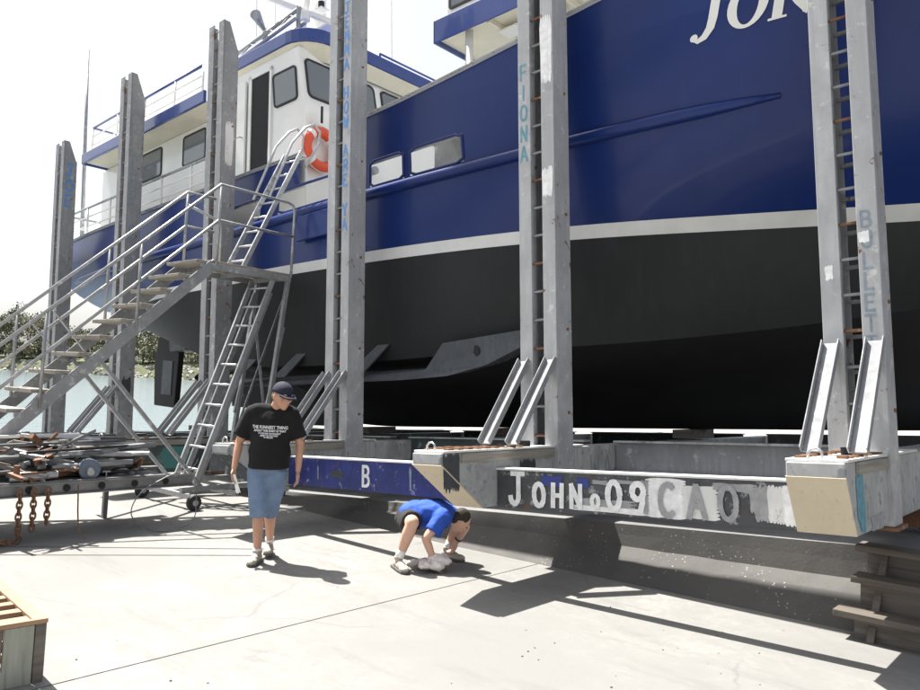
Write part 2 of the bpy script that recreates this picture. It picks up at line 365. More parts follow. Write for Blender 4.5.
def patch(w, h, seed, n=0, rag=.22):
    """a brushed paint patch in local XZ: overlapping brush strokes with uneven, feathered ends"""
    rr = random.Random(seed); mb = MB(); tall = h > w * 1.1; L, Wd = (h, w) if tall else (w, h); k = max(3, int(Wd / .022)); lay = 0
    for i in range(k):
        c = -Wd / 2 + Wd * (i + .5) / k; half_ = Wd / k * rr.uniform(.62, .95)
        a = -L / 2 * (1 - rag * rr.random()); b_ = L / 2 * (1 - rag * rr.random()); m_ = 7; lo, hi = [], []
        for j in range(m_ + 1):
            t_ = j / m_; x = a + (b_ - a) * t_; e_ = half_ * (1 if 0 < j < m_ else .35) * rr.uniform(.85, 1.1); y = c + .004 * math.sin(t_ * 5 + i)
            lo.append((x, y - e_)); hi.append((x, y + e_))
        pl = lo + hi[::-1]; lay += 1; yy = -.00012 * (lay % 4)
        mb.add([(q[1], yy, q[0]) if tall else (q[0], yy, q[1]) for q in pl], [tuple(range(len(pl)))])
    return mb

# ------------------------------------------------------------------ the setting
SLN = 0.72                                    # slipway surface, in slipway coordinates
def slip_z(u): return (EU * u + EN * SLN).z
# concrete apron in level coordinates: slabs with open joints
apron = struct(MB().add([hw(-19.2, -70, -.03), hw(90, -70, -.03), hw(90, 7.3, -.03), hw(-19.2, 7.3, -.03)], [(0, 1, 2, 3)]).build('apron_bed', M_joint))
AU = [-19.2, -4.485, 3.2, 11, 19, 90]; AP = [-70, -16, -8.2, -.6, 7.2]
for i in range(len(AU) - 1):
    for j in range(len(AP) - 1):
        g = .007
        MB().box(AU[i] + g, AU[i + 1] - g, AP[j] + g, AP[j + 1] - g, -.028, 0).build('concrete_slab', M_apron, apron, HF(0, 0, 0))
# two shallow drain slots cut across the apron
for a, b_ in (((0, 546.5), (240, 549)), ((0, 555), (250, 555.5))):
    A = gpt(*a); B = gpt(*b_); d = (B - A).normalized(); A = A - d * 2.6; B = B + d * (.1 if a[1] > 550 else .35)
    nr = Vector((-d.y, d.x, 0)) * .011
    struct(MB().add([A + nr + ZV * .004, A - nr + ZV * .004, B - nr + ZV * .004, B + nr + ZV * .004], [(0, 1, 2, 3)]).build('drain_slot', M_joint))
# slipway ramp, bank between it and the apron, far bank, yard beyond
def strip(name, f0, f1, us, mat, sub=1):
    mb = MB()
    for u in us:
        for k in range(sub + 1):
            t_ = k / sub; mb.v.append(tuple(f0(u) * (1 - t_) + f1(u) * t_))
    w = sub + 1
    for i in range(len(us) - 1):
        for k in range(sub): mb.f.append((i * w + k, (i + 1) * w + k, (i + 1) * w + k + 1, i * w + k + 1))
    return struct(mb.build(name, mat))
def PB(u): return float(np.interp(u, (-60, -5.5, -1.0, 6, 40), (6.40, 6.40, 6.66, 6.9, 6.9)))
def BT(u): return PB(u) + .38
us = list(np.arange(-60, 40.1, .5))
strip('slipway_ramp', lambda u: cw(u, BT(u), SLN), lambda u: cw(u, 13.4, SLN), us, M_slip)
def foot(u):
    q = cw(u, BT(u), SLN); l = hw(q.dot(UH), PB(u), 0.0)
    return l if u > -18.6 else hw(q.dot(UH), 6.6, min(0, q.z))
bk = MB(); bus = list(np.arange(-60, 40.1, .25))
for u in bus:
    f_, t_ = foot(u), cw(u, BT(u), SLN); hgt = t_.z - f_.z
    for fp, fz in ((0, 0), (.30, .2), (.56, .38), (.90, .56), (.96, .8), (1.0, 1.0)):  # ledge partway up is shaped to catch a strip of sun
        q = f_.lerp(t_, fp); bk.v.append((q.x, q.y, f_.z + hgt * fz + (random.uniform(-.008, .008) if 0 < fz < 1 else 0)))
for i in range(len(bus) - 1):
    for k in range(5): bk.f.append((i * 6 + k, (i + 1) * 6 + k, (i + 1) * 6 + k + 1, i * 6 + k + 1))
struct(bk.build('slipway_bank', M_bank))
strip('far_bank', lambda u: cw(u, 13.4, SLN), lambda u: hw(cw(u, 0, 0).dot(UH), 13.9, .35 if u > -19 else -1.3), us, M_bank)
strip('far_yard', lambda u: hw(u, 13.9, .35), lambda u: hw(u, 160, .35), [-19.2, 0, 90], M_far)
strip('quay_wall', lambda u: hw(-19.2, u, 0.0), lambda u: hw(-19.2, u, -2.2), [-70, 6.49], M_bank)
strip('quay_wall', lambda u: hw(-19.2, u, .35), lambda u: hw(-19.2, u, -2.2), [13.9, 160], M_bank)
# the sea
SEA = -.95
w_ = MB(); w_.add([(-9000, -300, SEA), (9000, -300, SEA), (9000, 12000, SEA), (-9000, 12000, SEA)], [(0, 1, 2, 3)])
struct(w_.build('sea', M_sea))

# headland across the harbour, breakwater rocks along its foot, trees on it
def shore(px):            # foot of the breakwater seen at picture column px
    return gpt(px, 369.8 + px * .055, SEA)
hl = MB(); cols = list(range(-520, 560, 20)); rows = 9
for px in cols:
    s0 = shore(px); d = Vector((s0.x, s0.y, 0)).normalized()
    top = 7.5 + 5.5 * math.exp(-((px + 60) / 110) ** 2) + 1.0 * math.sin(px * .03)
    for k in range(rows):
        q = s0 + d * (0, 3, 7, 12, 20, 34, 52, 80, 130)[k]
        z = (-1.5, 1.2, 3.2, 4.0, 4.6, 6.0, top * .9, top, top * .7)[k]
        hl.v.append((q.x, q.y, z + random.uniform(-.4, .4) * (k > 2)))
for i in range(len(cols) - 1):
    for k in range(rows - 1):
        a = i * rows + k; hl.f.append((a, a + 1, a + rows + 1, a + rows))
struct(hl.build('headland', M_grass, smooth=True))
rk = MB(); r0 = random.Random(3)
for i in range(1500):
    px = r0.uniform(-300, 420); s0 = shore(px); d = Vector((s0.x, s0.y, 0)).normalized(); k = r0.random()
    q = s0 + d * (k * 8 - .3); z = -1.3 + k * 4.6; s_ = r0.uniform(.5, 1.25)
    pts = [Vector((r0.gauss(0, 1), r0.gauss(0, 1), r0.gauss(0, 1))).normalized() * r0.uniform(.75, 1.15) for _ in range(8)]
    bm = bmesh.new()
    for w in pts: bm.verts.new(Vector((q.x, q.y, z)) + Vector((w.x * s_ * 1.3, w.y * s_, w.z * s_ * .8)))
    bmesh.ops.convex_hull(bm, input=bm.verts); bm.verts.index_update()
    rk.add([w.co[:] for w in bm.verts], [tuple(x.index for x in f.verts) for f in bm.faces]); bm.free()
o = rk.build('breakwater_rocks', M_rock); o['kind'] = 'stuff'; tag(o, 'heaped pale boulders of the breakwater along the far shore', 'rocks')
def tree(px, back, h, wd, kind, seed, label):
    rr = random.Random(seed); s0 = shore(px); d = Vector((s0.x, s0.y, 0)).normalized(); q = s0 + d * back
    gz = np.interp(back, (0, 3, 7, 12, 20, 34, 52, 80, 130), (-1.5, 1.2, 3.2, 4.0, 4.6, 6.0, 7.2, 8.0, 5.6))
    e = thing('headland_tree', label, 'tree', Matrix.Translation((q.x, q.y, gz - .6)), 'gum trees on the far headland')
    tr = MB(); limbs = []
    tr.tube([(0, 0, 0), (rr.uniform(-.3, .3), 0, h * .3), (rr.uniform(-.6, .6), 0, h * .62)], [.34, .26, .14], 6)
    for k in range(6):
        a = rr.uniform(0, 6.28); L = wd * rr.uniform(.3, .48); z0 = h * rr.uniform(.25, .5)
        tip = Vector((math.cos(a) * L, math.sin(a) * L, h * rr.uniform(.38, .9))); limbs.append(tip)
        tr.tube([(0, 0, z0), tip * .5 + Vector((0, 0, z0 * .4)), tip], [.16, .11, .05], 5)
    limbs += [Vector((0, 0, h * .85)), Vector((0, 0, h * .65))]
    tr.build('trunk', M_bark, e, smooth=True)
    cr = MB()
    for tip in limbs:
        for j in range(4):
            c = tip + Vector((rr.gauss(0, wd * .1), rr.gauss(0, wd * .1), rr.gauss(0, h * .06))); rad = wd * rr.uniform(.13, .24)
            for i in range(80):
                w = Vector((rr.gauss(0, 1), rr.gauss(0, 1), rr.gauss(0, .7))); w = w.normalized() * rad * rr.random() ** .4
                x = c + w; s_ = rr.uniform(.2, .55)
                a = Vector((rr.gauss(0, 1), rr.gauss(0, 1), rr.gauss(0, 1))).normalized(); b2 = a.cross(Vector((rr.gauss(0, 1), rr.gauss(0, 1), rr.gauss(0, 1)))).normalized()
                cr.add([x - a * s_, x + b2 * s_ * .6, x + a * s_, x - b2 * s_ * .6], [(0, 1, 2, 3)])
    cr.build('crown', M_leaf[kind], e)
TL = [(-70, 40, 15, 15, 0), (-40, 30, 18, 16, 1), (-16, 45, 18, 17, 0), (4, 24, 18, 15, 0), (14, 48, 21, 17, 1), (27, 30, 18, 15, 2), (40, 50, 16.5, 15, 0), (50, 24, 13, 12, 1),
      (60, 46, 12, 13, 0), (72, 30, 10, 12, 2), (88, 50, 11.5, 13, 1), (102, 26, 10.5, 12, 0), (116, 44, 11.5, 13, 1), (130, 24, 11, 12, 0), (144, 46, 12.5, 14, 1), (158, 24, 11, 12, 2), (172, 40, 12.5, 13, 1), (190, 28, 11, 13, 0), (212, 44, 11, 14, 1), (240, 30, 10, 13, 0), (268, 40, 10, 13, 1)]
for px in range(-30, 200, 14): TL.append((px + random.uniform(-5, 5), random.uniform(12, 17), random.uniform(5, 7.5), random.uniform(8, 11), random.randrange(3)))
for i, (px, back, h, wd, kd) in enumerate(TL):
    tree(px, back, h, wd, kd, 100 + i, 'eucalypt standing in the row of trees on the far headland')

# ------------------------------------------------------------------ the cradle: cross arms, posts, side beams
POSTS = [(-1.45, 6.47), (-4.36, 6.35), (-7.55, 6.35), (-10.70, 6.35), (-13.88, 6.35), (-16.90, 6.35)]
PADF = [5.35, 4.7, 4.7, 4.7, 4.75, 4.8]
ORD = ['nearest', 'second nearest', 'third', 'fourth', 'fifth', 'farthest']
AT, AB = 1.475, .985
def cross_arm(i):
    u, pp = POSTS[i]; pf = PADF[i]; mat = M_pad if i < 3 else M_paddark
    lab = ['white graffiti-covered cradle arm nearest the camera with cream slanted end', 'cradle arm with cream slanted end above the crouching man', 'grey cradle arm behind the walking man', 'dark green cradle arm behind the scrap heap and stair braces', 'dark cradle arm at left under the stair', 'farthest dark cradle arm at the left edge by the water'][i]
    e = thing('slipway_cross_beam', lab, 'cross beam', CF(u, pf, 0), 'cross arms of the slipway cradle')
    w = .185 if i == 0 else .165; L = 15.2 - pf; ch = .21 if i == 0 else .54
    prof = [(0, AT - .09), (ch, AB), (L, AB), (L, AT), (0, AT)]
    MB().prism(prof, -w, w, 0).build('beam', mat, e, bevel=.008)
    s_ = math.hypot(ch, AT - .09 - AB); dy, dz = ch / s_, (AB - AT + .09) / s_
    # slanted end plate
    nrm = Vector((0, dz, -dy)).normalized() * .006
    A = Vector((0, .002, AT - .095)); B = Vector((0, ch - .006, AB + .006))
    pl = MB()
    for dx0, dx1 in ((-w - .004, w + .004),):
        pl.add([A + nrm + Vector((dx0, 0, 0)), A + nrm + Vector((dx1, 0, 0)), B + nrm + Vector((dx1, 0, 0)), B + nrm + Vector((dx0, 0, 0)),
                A - nrm + Vector((dx0, 0, 0)), A - nrm + Vector((dx1, 0, 0)), B - nrm + Vector((dx1, 0, 0)), B - nrm + Vector((dx0, 0, 0))],
               [(0, 1, 2, 3), (7, 6, 5, 4), (0, 4, 5, 1), (1, 5, 6, 2), (2, 6, 7, 3), (3, 7, 4, 0)])
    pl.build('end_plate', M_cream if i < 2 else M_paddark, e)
    MB().box(-w - .012, w + .012, .03, 2.2, AT + .002, AT + .022).build('top_plate', M_white if i < 2 else mat, e, bevel=.004)
    # timber packer along the top edge of the side
    MB().box(w + .003, w + .02, .25, pp - pf - .02, AT - .085, AT - .004).build('edge_strip', M_timp, e)
    for k in range(9):
        y = .12 + k * .125
        for sx in (-1, 1):
            if i < 3 or k % 2 == 0: MB().box(sx * (w - .05) - .03, sx * (w - .05) + .03, y, y + .07, AT + .022, AT + .034 + .01 * random.random()).build('bolt_plate', M_rust, e)
    MB().tube([(-.06, .07, AT + .02), (-.06, .07, AT + .06), (-.035, .07, AT + .085), (.0, .07, AT + .09), (.03, .07, AT + .07), (.03, .07, AT + .02)], .009, 8).build('lifting_ring', M_galv, e, smooth=True)
    if i < 3:
        o = MB().tube([(.02, pp - pf - .30, AT + .02), (.02, pp - pf - .30, AT + .075)], [.07, .07], 18).build('rubber_stop', M_black, e)
    if i == 0:
        patch(.17, .36, 5).build('paint_mark', M_pteal, e, Matrix.Translation((w + .003, .33, 1.23)) @ ROT_EU)
        patch(.13, .22, 6).build('paint_mark', M_pteal, e, Matrix.Translation((w + .0035, .37, 1.10)) @ ROT_EU)
        patch(.42, .10, 7, rag=.35).build('paint_mark', M_pg, e, Matrix.Translation((w + .003, .78, 1.03)) @ ROT_EU)
    if i == 1:
        patch(.2, .34, 8).build('paint_mark', M_pblk, e, Matrix.Translation((w + .003, .13, 1.31)) @ ROT_EU)
        patch(.34, .14, 9, rag=.4).build('paint_mark', M_pg, e, Matrix.Translation((w + .003, .6, 1.3)) @ ROT_EU)
        patch(.24, .34, 18, rag=.2).build('paint_mark', M_pblk, e, Matrix.Translation((w + .003, 1.22, 1.22)) @ ROT_EU)
        lettering('WAN', .26, .012, step=.27).build('graffiti', M_pfaint, e, Matrix.Translation((w + .004, 2.35, 1.12)) @ ROT_EU)
    if i == 3: patch(.5, .3, 10).build('paint_mark', plain('old_teal', (.06, .2, .19), .6), e, Matrix.Translation((w + .003, 1.1, 1.2)) @ ROT_EU)
for i in range(6): cross_arm(i)

def post(i):
    u, pp = POSTS[i]; hw_ = .218 if i == 0 else .225; D = .28; fl = .15 if i == 0 else .155
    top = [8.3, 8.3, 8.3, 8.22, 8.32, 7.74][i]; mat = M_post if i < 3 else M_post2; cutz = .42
    labs = ['pale grey ladder post nearest the camera in front of the boat bow', 'grey ladder post with FIONA painted on it beside the dark hull', 'grey ladder post painted JEMMA HOW ARE YA next to the life ring',
            'grey ladder post standing behind the stair platform', 'grey ladder post rising behind the middle of the stair', 'shortest and farthest ladder post, painted JOE, at the left']
    e = thing('cradle_post', labs[i], 'post', CF(u, pp, AT), 'ladder posts along the slipway cradle')
    z0 = -.52; h = top - AT
    for sx in (-1, 1):
        ch = MB(); x0, x1 = (sx * hw_, sx * (hw_ - fl)); a, b_ = min(x0, x1), max(x0, x1)
        ch.box(a, b_, 0, .016, z0, h)                                      # front flange
        ch.box(a, b_, D - .016, D, z0, h - cutz)                           # rear flange
        wx0, wx1 = (sx * hw_, sx * (hw_ - .018)); wa, wb = min(wx0, wx1) , max(wx0, wx1)
        ch.prism([(.018, z0), (D - .018, z0), (D - .018, h - cutz), (.11, h - .004), (.018, h - .004)], wa, wb, 0)
        ix = sx * (hw_ - fl); ia, ib = min(ix, ix + sx * .012), max(ix, ix + sx * .012)
        ch.prism([(.018, z0), (.075, z0), (.075, h - .05), (.018, h - .05)], ia, ib, 0)   # turned-in lip
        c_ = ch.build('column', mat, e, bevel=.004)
    # web plate deep between the columns, its dark colour standing in for gap shade
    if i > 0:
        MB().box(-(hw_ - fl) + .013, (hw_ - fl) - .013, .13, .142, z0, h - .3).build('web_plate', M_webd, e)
    gap = hw_ - fl; z = .12; k = 0
    rg = .285 if i == 0 else .295
    while z < h - .1:
        MB().tube([(-gap - .02, .03, z), (gap + .02, .03, z)], .013, 8).build('rung', M_postend if (k % 3) else M_rust, e, smooth=True)
        if i == 0: MB().box(-gap - .02, gap + .02, D - .05, D - .018, z - .045, z - .015).build('back_bar', M_post2, e)
        z += rg; k += 1
    for sx in (-1, 1):                                                     # raking struts (channel section)
        x = sx * (hw_ - .06); a = Vector((x, -.66, .05)); b_ = Vector((x, .002, .88))
        d = (b_ - a).normalized(); n_ = Vector((0, -d.z, d.y)); st = MB()
        st.bar(a, b_, .11, .012, n_)
        for ss in (-1, 1): st.bar(a + Vector((ss * .0615, 0, 0)) + n_ * .025, b_ + Vector((ss * .0615, 0, 0)) + n_ * .025, .010, .062, n_)
        st.build('strut', M_postend, e, bevel=.003)
    MB().box(-hw_ - .03, hw_ + .03, -.02, D + .03, z0 - .03, z0 - .002).build('foot_plate', M_rust, e, bevel=.004)
    for k, zz in enumerate((.35, 1.2, 2.4, 3.7, 5.0)):
        if zz < h - .6: MB().tube([(hw_ - .002, .2, zz), (hw_ + .012, .2, zz)], .016, 8).build('bolt', M_rust, e)
    if i == 1:
        lettering('FIONA', .16, .022, step=.225, vertical=True, wscale=.85).build('graffiti', M_pteal, e, Matrix.Translation((-hw_ + .03, -.003, 3.9)))
        patch(.13, .75, 12, rag=.08).build('paint_mark', M_pw, e, Matrix.Translation((hw_ - .085, -.003, 4.15)))
        patch(.12, .34, 13).build('paint_mark', M_pw, e, Matrix.Translation((hw_ - .085, -.003, 2.72)))
    if i == 2:
        lettering('JEMMA HOW ARE YA', .15, .027, step=.198, vertical=True, wscale=.9).build('graffiti', M_pblue, e, Matrix.Translation((hw_ - .135, -.003, 5.72)))
    if i == 0:
        lettering('BULLETT', .125, .018, step=.165, vertical=True, wscale=.95).build('graffiti', M_pfaint, e, Matrix.Translation((hw_ - .12, -.003, 1.78)))
        patch(.08, .1, 14).build('paint_mark', M_pw, e, Matrix.Translation((hw_ - .1, -.0045, 1.70)))
        patch(.05, .13, 15).build('paint_mark', M_pw, e, Matrix.Translation((-hw_ + .07, -.003, 1.45)))
    if i == 5: lettering('JOE', .26, .04, step=.34, vertical=True, wscale=.9).build('graffiti', M_pblue, e, Matrix.Translation((hw_ + .003, .06, 5.5)) @ ROT_EU)
    if i == 4:
        lettering('LEE S', .26, .03, step=.33, vertical=True, wscale=.85).build('graffiti', M_pfaint, e, Matrix.Translation((hw_ + .003, .06, 4.95)) @ ROT_EU)
        patch(.17, .8, 16, rag=.12).build('paint_mark', M_pg, e, Matrix.Translation((hw_ + .003, .15, 5.65)) @ ROT_EU)
        patch(.16, .42, 17, rag=.5).build('paint_mark', M_pblk, e, Matrix.Translation((hw_ + .003, .13, .9)) @ ROT_EU)
    if i == 3: patch(.13, .75, 19, rag=.12).build('paint_mark', M_white, e, Matrix.Translation((hw_ + .003, .15, 4.7)) @ ROT_EU)
    return e
for i in range(6): post(i)

# side beams hung between the arms
def side_beam(name, u0, u1, pf0, pf1, n0, n1, mat, label):
    A = cw(u0, pf0, n0); B = cw(u1, pf1, n0); ex = (B - A).normalized(); L = (B - A).length; ey = EN.cross(ex).normalized()
    e = thing(name, label, 'beam', frame(ex, ey, EN, A)); h = n1 - n0
    MB().box(0, L, 0, .014, 0, h).build('web', mat, e, bevel=.003)
    MB().box(-.02, L + .01, -.012, .13, h + .001, h + .02).build('top_flange', M_white, e, bevel=.004)
    MB().box(0, L, .016, .13, .0, .016).build('bottom_flange', M_rust, e)
    return e, L, h
e, L, h = side_beam('side_beam', -7.36, -4.535, 5.5, 5.5, 1.0, 1.315, M_bblue, 'dark blue side beam painted with a white letter B')
lettering('B', .205, .033, wscale=.85).build('painted_letter', M_pw, e, Matrix.Translation((1.30, -.003, .05)))
for k, (x, w, hh) in enumerate(((.55, .022, .16), (.88, .24, .07), (2.02, .03, .25))):
    patch(w, hh, 30 + k).build('scuff', M_pblk if k == 1 else M_pfaint, e, Matrix.Translation((x, -.002, .16)))
e, L, h = side_beam('side_beam', -4.19, -1.68, 5.45, 5.75, .975, 1.305, M_bgrey, 'dark side beam painted JOHN 09 in white brush letters')
for k, (x, w, hh, mt, dz) in enumerate(((1.55, .34, .30, M_pw, 0), (1.82, .3, .24, M_white, -.02), (2.33, .2, .27, M_pg, 0), (2.42, .2, .29, M_white, 0), (2.47, .08, .30, M_pw, 0), (2.22, .06, .2, M_pg, .02), (2.08, .34, .05, M_pg, .11), (1.05, .5, .06, M_pg, -.07), (1.1, .75, .04, M_pw, -.12), (.1, .17, .27, M_pblk, 0),
        (.55, .22, .08, plain('graffiti_navy', (.03, .05, .22), .6), .09), (.84, .13, .07, MATS['graffiti_navy'], .09), (1.0, .15, .03, M_pg, .1), (1.25, .3, .03, M_pg, .11), (1.38, .05, .28, M_pg, 0))):
    patch(w, hh, 50 + k, n=60, rag=.10).build('paint_patch', mt, e, Matrix.Translation((x, -.002 - .0004 * k, .165 + dz)))
lettering('J', .26, .045, wscale=.85).build('painted_letter', M_pw, e, Matrix.Translation((.14, -.012, .045)))
lettering('OHN', .185, .042, step=.175, wscale=.88).build('painted_letters', M_pw, e, Matrix.Translation((.38, -.012, .04)))
lettering('o', .17, .034, wscale=.8).build('painted_letter', M_pw, e, Matrix.Translation((.92, -.012, .06)))
lettering('09', .215, .045, step=.205, wscale=.9).build('painted_numbers', M_pw, e, Matrix.Translation((1.06, -.012, .05)))
lettering('CAO', .24, .042, step=.235, wscale=.85).build('painted_letters', M_pg, e, Matrix.Translation((1.5, -.011, .035)))

# long cradle girders under the boat, keel blocks, fender roller
for (pp, lab) in ((7.55, 'grey long cradle girder behind the near posts'), (12.3, 'long cradle girder on the far side under the boat')):
    for a, b_ in ((-4.17, -1.49), (-7.36, -4.55), (-10.5, -7.74), (-13.7, -10.9), (-16.7, -14.07)):
        e = thing('cradle_girder', ('near-side' if pp < 10 else 'far-side') + ' cradle girder between the ' + {-4.17: 'nearest and second', -7.36: 'second and third', -10.5: 'third and fourth', -13.7: 'fourth and fifth', -16.7: 'fifth and farthest'}[a] + ' ladder posts', 'girder', CF(a, pp, 0), 'long girders of the slipway cradle')
        L = b_ - a
        MB().box(0, L, 0, .012, 1.2, 1.50).build('web', M_postend if a > -5 else M_paddark, e)
        MB().box(0, L, -.06, .08, 1.501, 1.52).build('top_flange', M_pad, e); MB().box(0, L, -.06, .08, 1.18, 1.199).build('bottom_flange', M_pad, e)
for i in range(6):
    for k, pp in enumerate((8.1, 12.0)):
        e = thing('cradle_bogie', 'rusty wheel bogie under the ' + ORD[i] + (' cross beam, near side' if k == 0 else ' cross beam, far side'), 'bogie', CF(POSTS[i][0], pp, SLN), 'cradle bogies')
        for s_ in (-1, 1):
            MB().tube([(s_ * .17, -.05, .115), (s_ * .17, .05, .115)], .115, 20).build('wheel', M_rust, e)
        MB().box(-.3, .3, -.11, -.07, .06, AB - SLN - .003).build('side_plate', M_rust, e); MB().box(-.3, .3, .07, .11, .06, AB - SLN - .003).build('side_plate', M_rust, e)
    o = MB().box(-.14, .14, -.35, .35, AT + .024, 1.615).build('keel_block', M_timd, None, CF(POSTS[i][0], 10.0, 0))
    tag(o, 'dark timber keel block on the ' + ORD[i] + ' cross beam under the boat', 'block', 'keel blocks under the boat')
e = thing('fender_roller', 'black rubber roller under the girder beside the nearest arm', 'roller', CF(-2.9, 7.75, 1.08))
MB().tube([(-.45, .1, 0), (.55, .1, 0)], .12, 20).build('rubber', M_black, e, smooth=False); MB().tube([(-.6, .1, 0), (.7, .1, 0)], .03, 10).build('axle', M_rust, e)

# timber steps up the bank at the right
e = thing('bank_steps', 'three weathered timber steps set into the dark bank at right', 'steps', HF(-1.62, 6.4, 0))
for k, (z, y, x0) in enumerate(((.21, .06, -.06), (.45, .22, .02), (.66, .42, .0))):
    MB().box(x0, 1.6, y - .10, y + .14, z - .05, z).build('tread', M_step, e, bevel=.006)
    MB().box(.06, 1.55, y + .04, y + .08, z - .26, z - .052).build('riser', M_timd, e)
for x in (.16, 1.2): MB().prism([(0.02, 0), (.65, 0), (.65, .6), (.45, .6)], x, x + .05, 0).build('stringer', M_timd, e)

# ------------------------------------------------------------------ the boat (local frame = slipway frame: x aft-to-bow, y across, z up)
PC = 10.0
HT = np.array([  # u, keel n, chine half-breadth, chine n, half-breadths at boot line, rubbing strake, main sheer, top
 (-18.3, 3.95, 0.9, 4.02, 1.5, 2.85, 2.90, 2.92), (-17.0, 3.70, 1.4, 3.80, 2.1, 2.95, 3.00, 3.0), (-15.3, 3.30, 2.0, 3.50, 2.65, 3.05, 3.05, 3.05), (-13.6, 2.90, 2.45, 3.15, 2.95, 3.06, 3.05, 3.05),
 (-12.0, 1.80, 2.70, 2.80, 3.02, 3.05, 3.05, 3.05), (-10.5, 1.62, 2.80, 2.60, 3.05, 3.05, 3.05, 3.06), (-8.0, 1.62, 2.85, 2.55, 3.03, 3.05, 3.05, 3.08), (-6.0, 1.62, 2.62, 2.60, 2.86, 3.0, 3.07, 3.11),
 (-4.4, 1.62, 2.15, 2.63, 2.50, 2.92, 3.08, 3.14), (-3.3, 1.62, 1.65, 2.70, 2.05, 2.82, 3.05, 3.15), (-2.3, 1.62, 1.15, 2.80, 1.62, 2.66, 2.98, 3.12), (-1.2, 1.62, .70, 2.95, 1.15, 2.4, 2.85, 3.05),
 (0.0, 1.72, .36, 3.10, .72, 2.05, 2.62, 2.9), (1.2, 2.2, .14, 3.25, .34, 1.5, 2.2, 2.6), (2.2, 3.0, .06, 3.5, .12, .95, 1.7, 2.15), (3.2, 3.85, .03, 3.95, .05, .4, 1.1, 1.6), (4.2, 4.0, .03, 4.05, .04, .05, .45, .9), (5.0, 4.0, .03, 4.05, .035, .04, .06, .2)])
def smooth_curve(xs, ys, sig=.55):
    f = pchip(xs, ys); g = np.arange(-20.3, 7.01, .1); y = np.array([f(x) for x in g]); kx = np.arange(-20, 21) * .1; kk = np.exp(-.5 * (kx / sig) ** 2); kk /= kk.sum()
    yp = np.concatenate([2 * y[0] - y[20:0:-1], y, 2 * y[-1] - y[-2:-22:-1]]); ys_ = np.convolve(yp, kk, 'valid')
    return lambda x: float(np.interp(x, g, ys_))
HF_ = [smooth_curve(HT[:, 0], HT[:, k]) for k in range(1, 8)]
def wl(u): return 4.16 - .025 * (max(u, -18.3) + 14) + max(0, u + .5) * .02
ntop = pchip([-8.2, -7.5, -5, -3.8, -2, 0, 2, 5], [5.98, 6.0, 6.16, 6.27, 6.45, 6.78, 7.15, 7.7])
def half(u, n):
    k, bc, nc, bw, bs, bm, bt = [f(u) for f in HF_]
    w = max(wl(u), nc + .05)
    if n <= w: return max(.02, float(np.interp(n, [nc, w], [bc, bw])))
    X = (w, 4.92, 5.8, 7.2); Y = (bw, bs, bm, bt); r_ = 0.0
    for i in range(4):
        l_ = Y[i]
        for j in range(4):
            if j != i: l_ *= (n - X[j]) / (X[i] - X[j])
        r_ += l_
    return max(.02, r_)
boat = thing('fishing_boat', 'blue and white steel fishing boat standing on the slipway cradle', 'boat', CF(0, PC, 0))
US = sorted(set([round(x, 3) for x in np.arange(-18.3, 5.01, .35)] + [-11.05, -10.2, -9.75, -9.2, -7.6, -6.95, -6.83, -5.92, -8.2, 5.0]))
GATE = (-9.2, -8.2)
PORTS = [(-11.05, -10.2), (-9.75, -8.2), (-7.6, -6.95), (-6.83, -5.92)]
def rowset(u):
    k, bc, nc, bw, bs, bm, bt = [f(u) for f in HF_]; w = wl(u)
    lo = max(w - .075, nc + .02); hi = max(w + .075, lo + .15)
    low = [(0.0, k), (min(.14, bc), k), (min(.17, bc), min(k + .3, nc)), (bc * .55 + .06, nc - (nc - min(k + .3, nc)) * .42), (bc, nc)]
    sid = [(bc + (half(u, lo) - bc) * .42, nc + (lo - nc) * .33), (bc + (half(u, lo) - bc) * .78, nc + (lo - nc) * .67), (half(u, lo), lo)]
    st = [(half(u, lo) + .004, lo), (half(u, hi) + .004, hi)]
    tp = [(half(u, n), n) for n in (hi, hi + (4.97 - hi) * .25, hi + (4.97 - hi) * .5, hi + (4.97 - hi) * .75, 4.97, 5.33, 5.8)]
    return low, sid, st, tp
def skin(name, get, mat, smooth=True, u_from=-99, holes=False, parent=boat):
    mb = MB(); uu = [u for u in US if u >= u_from]
    for sgn in (-1, 1):
        o = len(mb.v); w = len(get(uu[0]))
        for u in uu: mb.v += [(u, sgn * b_, n) for b_, n in get(u)]
        for i in range(len(uu) - 1):
            um = (uu[i] + uu[i + 1]) / 2
            for j in range(w - 1):
                if holes and j == 4 and any(a < um < b_ for a, b_ in PORTS): continue
                if holes and sgn < 0 and j == 5 and GATE[0] < um < GATE[1]: continue
                if name == 'bulwark_inside' and sgn < 0 and GATE[0] < um < GATE[1]: continue
                q = (o + i * w + j, o + (i + 1) * w + j, o + (i + 1) * w + j + 1, o + i * w + j + 1)
                mb.f.append(q if sgn < 0 else q[::-1])
    return mb.build(name, mat, parent, smooth=smooth)
skin('hull_bottom', lambda u: rowset(u)[0], M_anti2)
skin('hull_side', lambda u: [rowset(u)[0][-1]] + rowset(u)[1], M_anti)
skin('boot_stripe', lambda u: rowset(u)[2], M_stripe)
topside = skin('topside', lambda u: rowset(u)[3], M_hull, holes=True)
bul = skin('bulwark', lambda u: [(half(u, 5.8), 5.8), (half(u, (5.8 + ntop(u)) / 2), (5.8 + ntop(u)) / 2), (half(u, ntop(u)), ntop(u))], M_hull, u_from=-8.2)
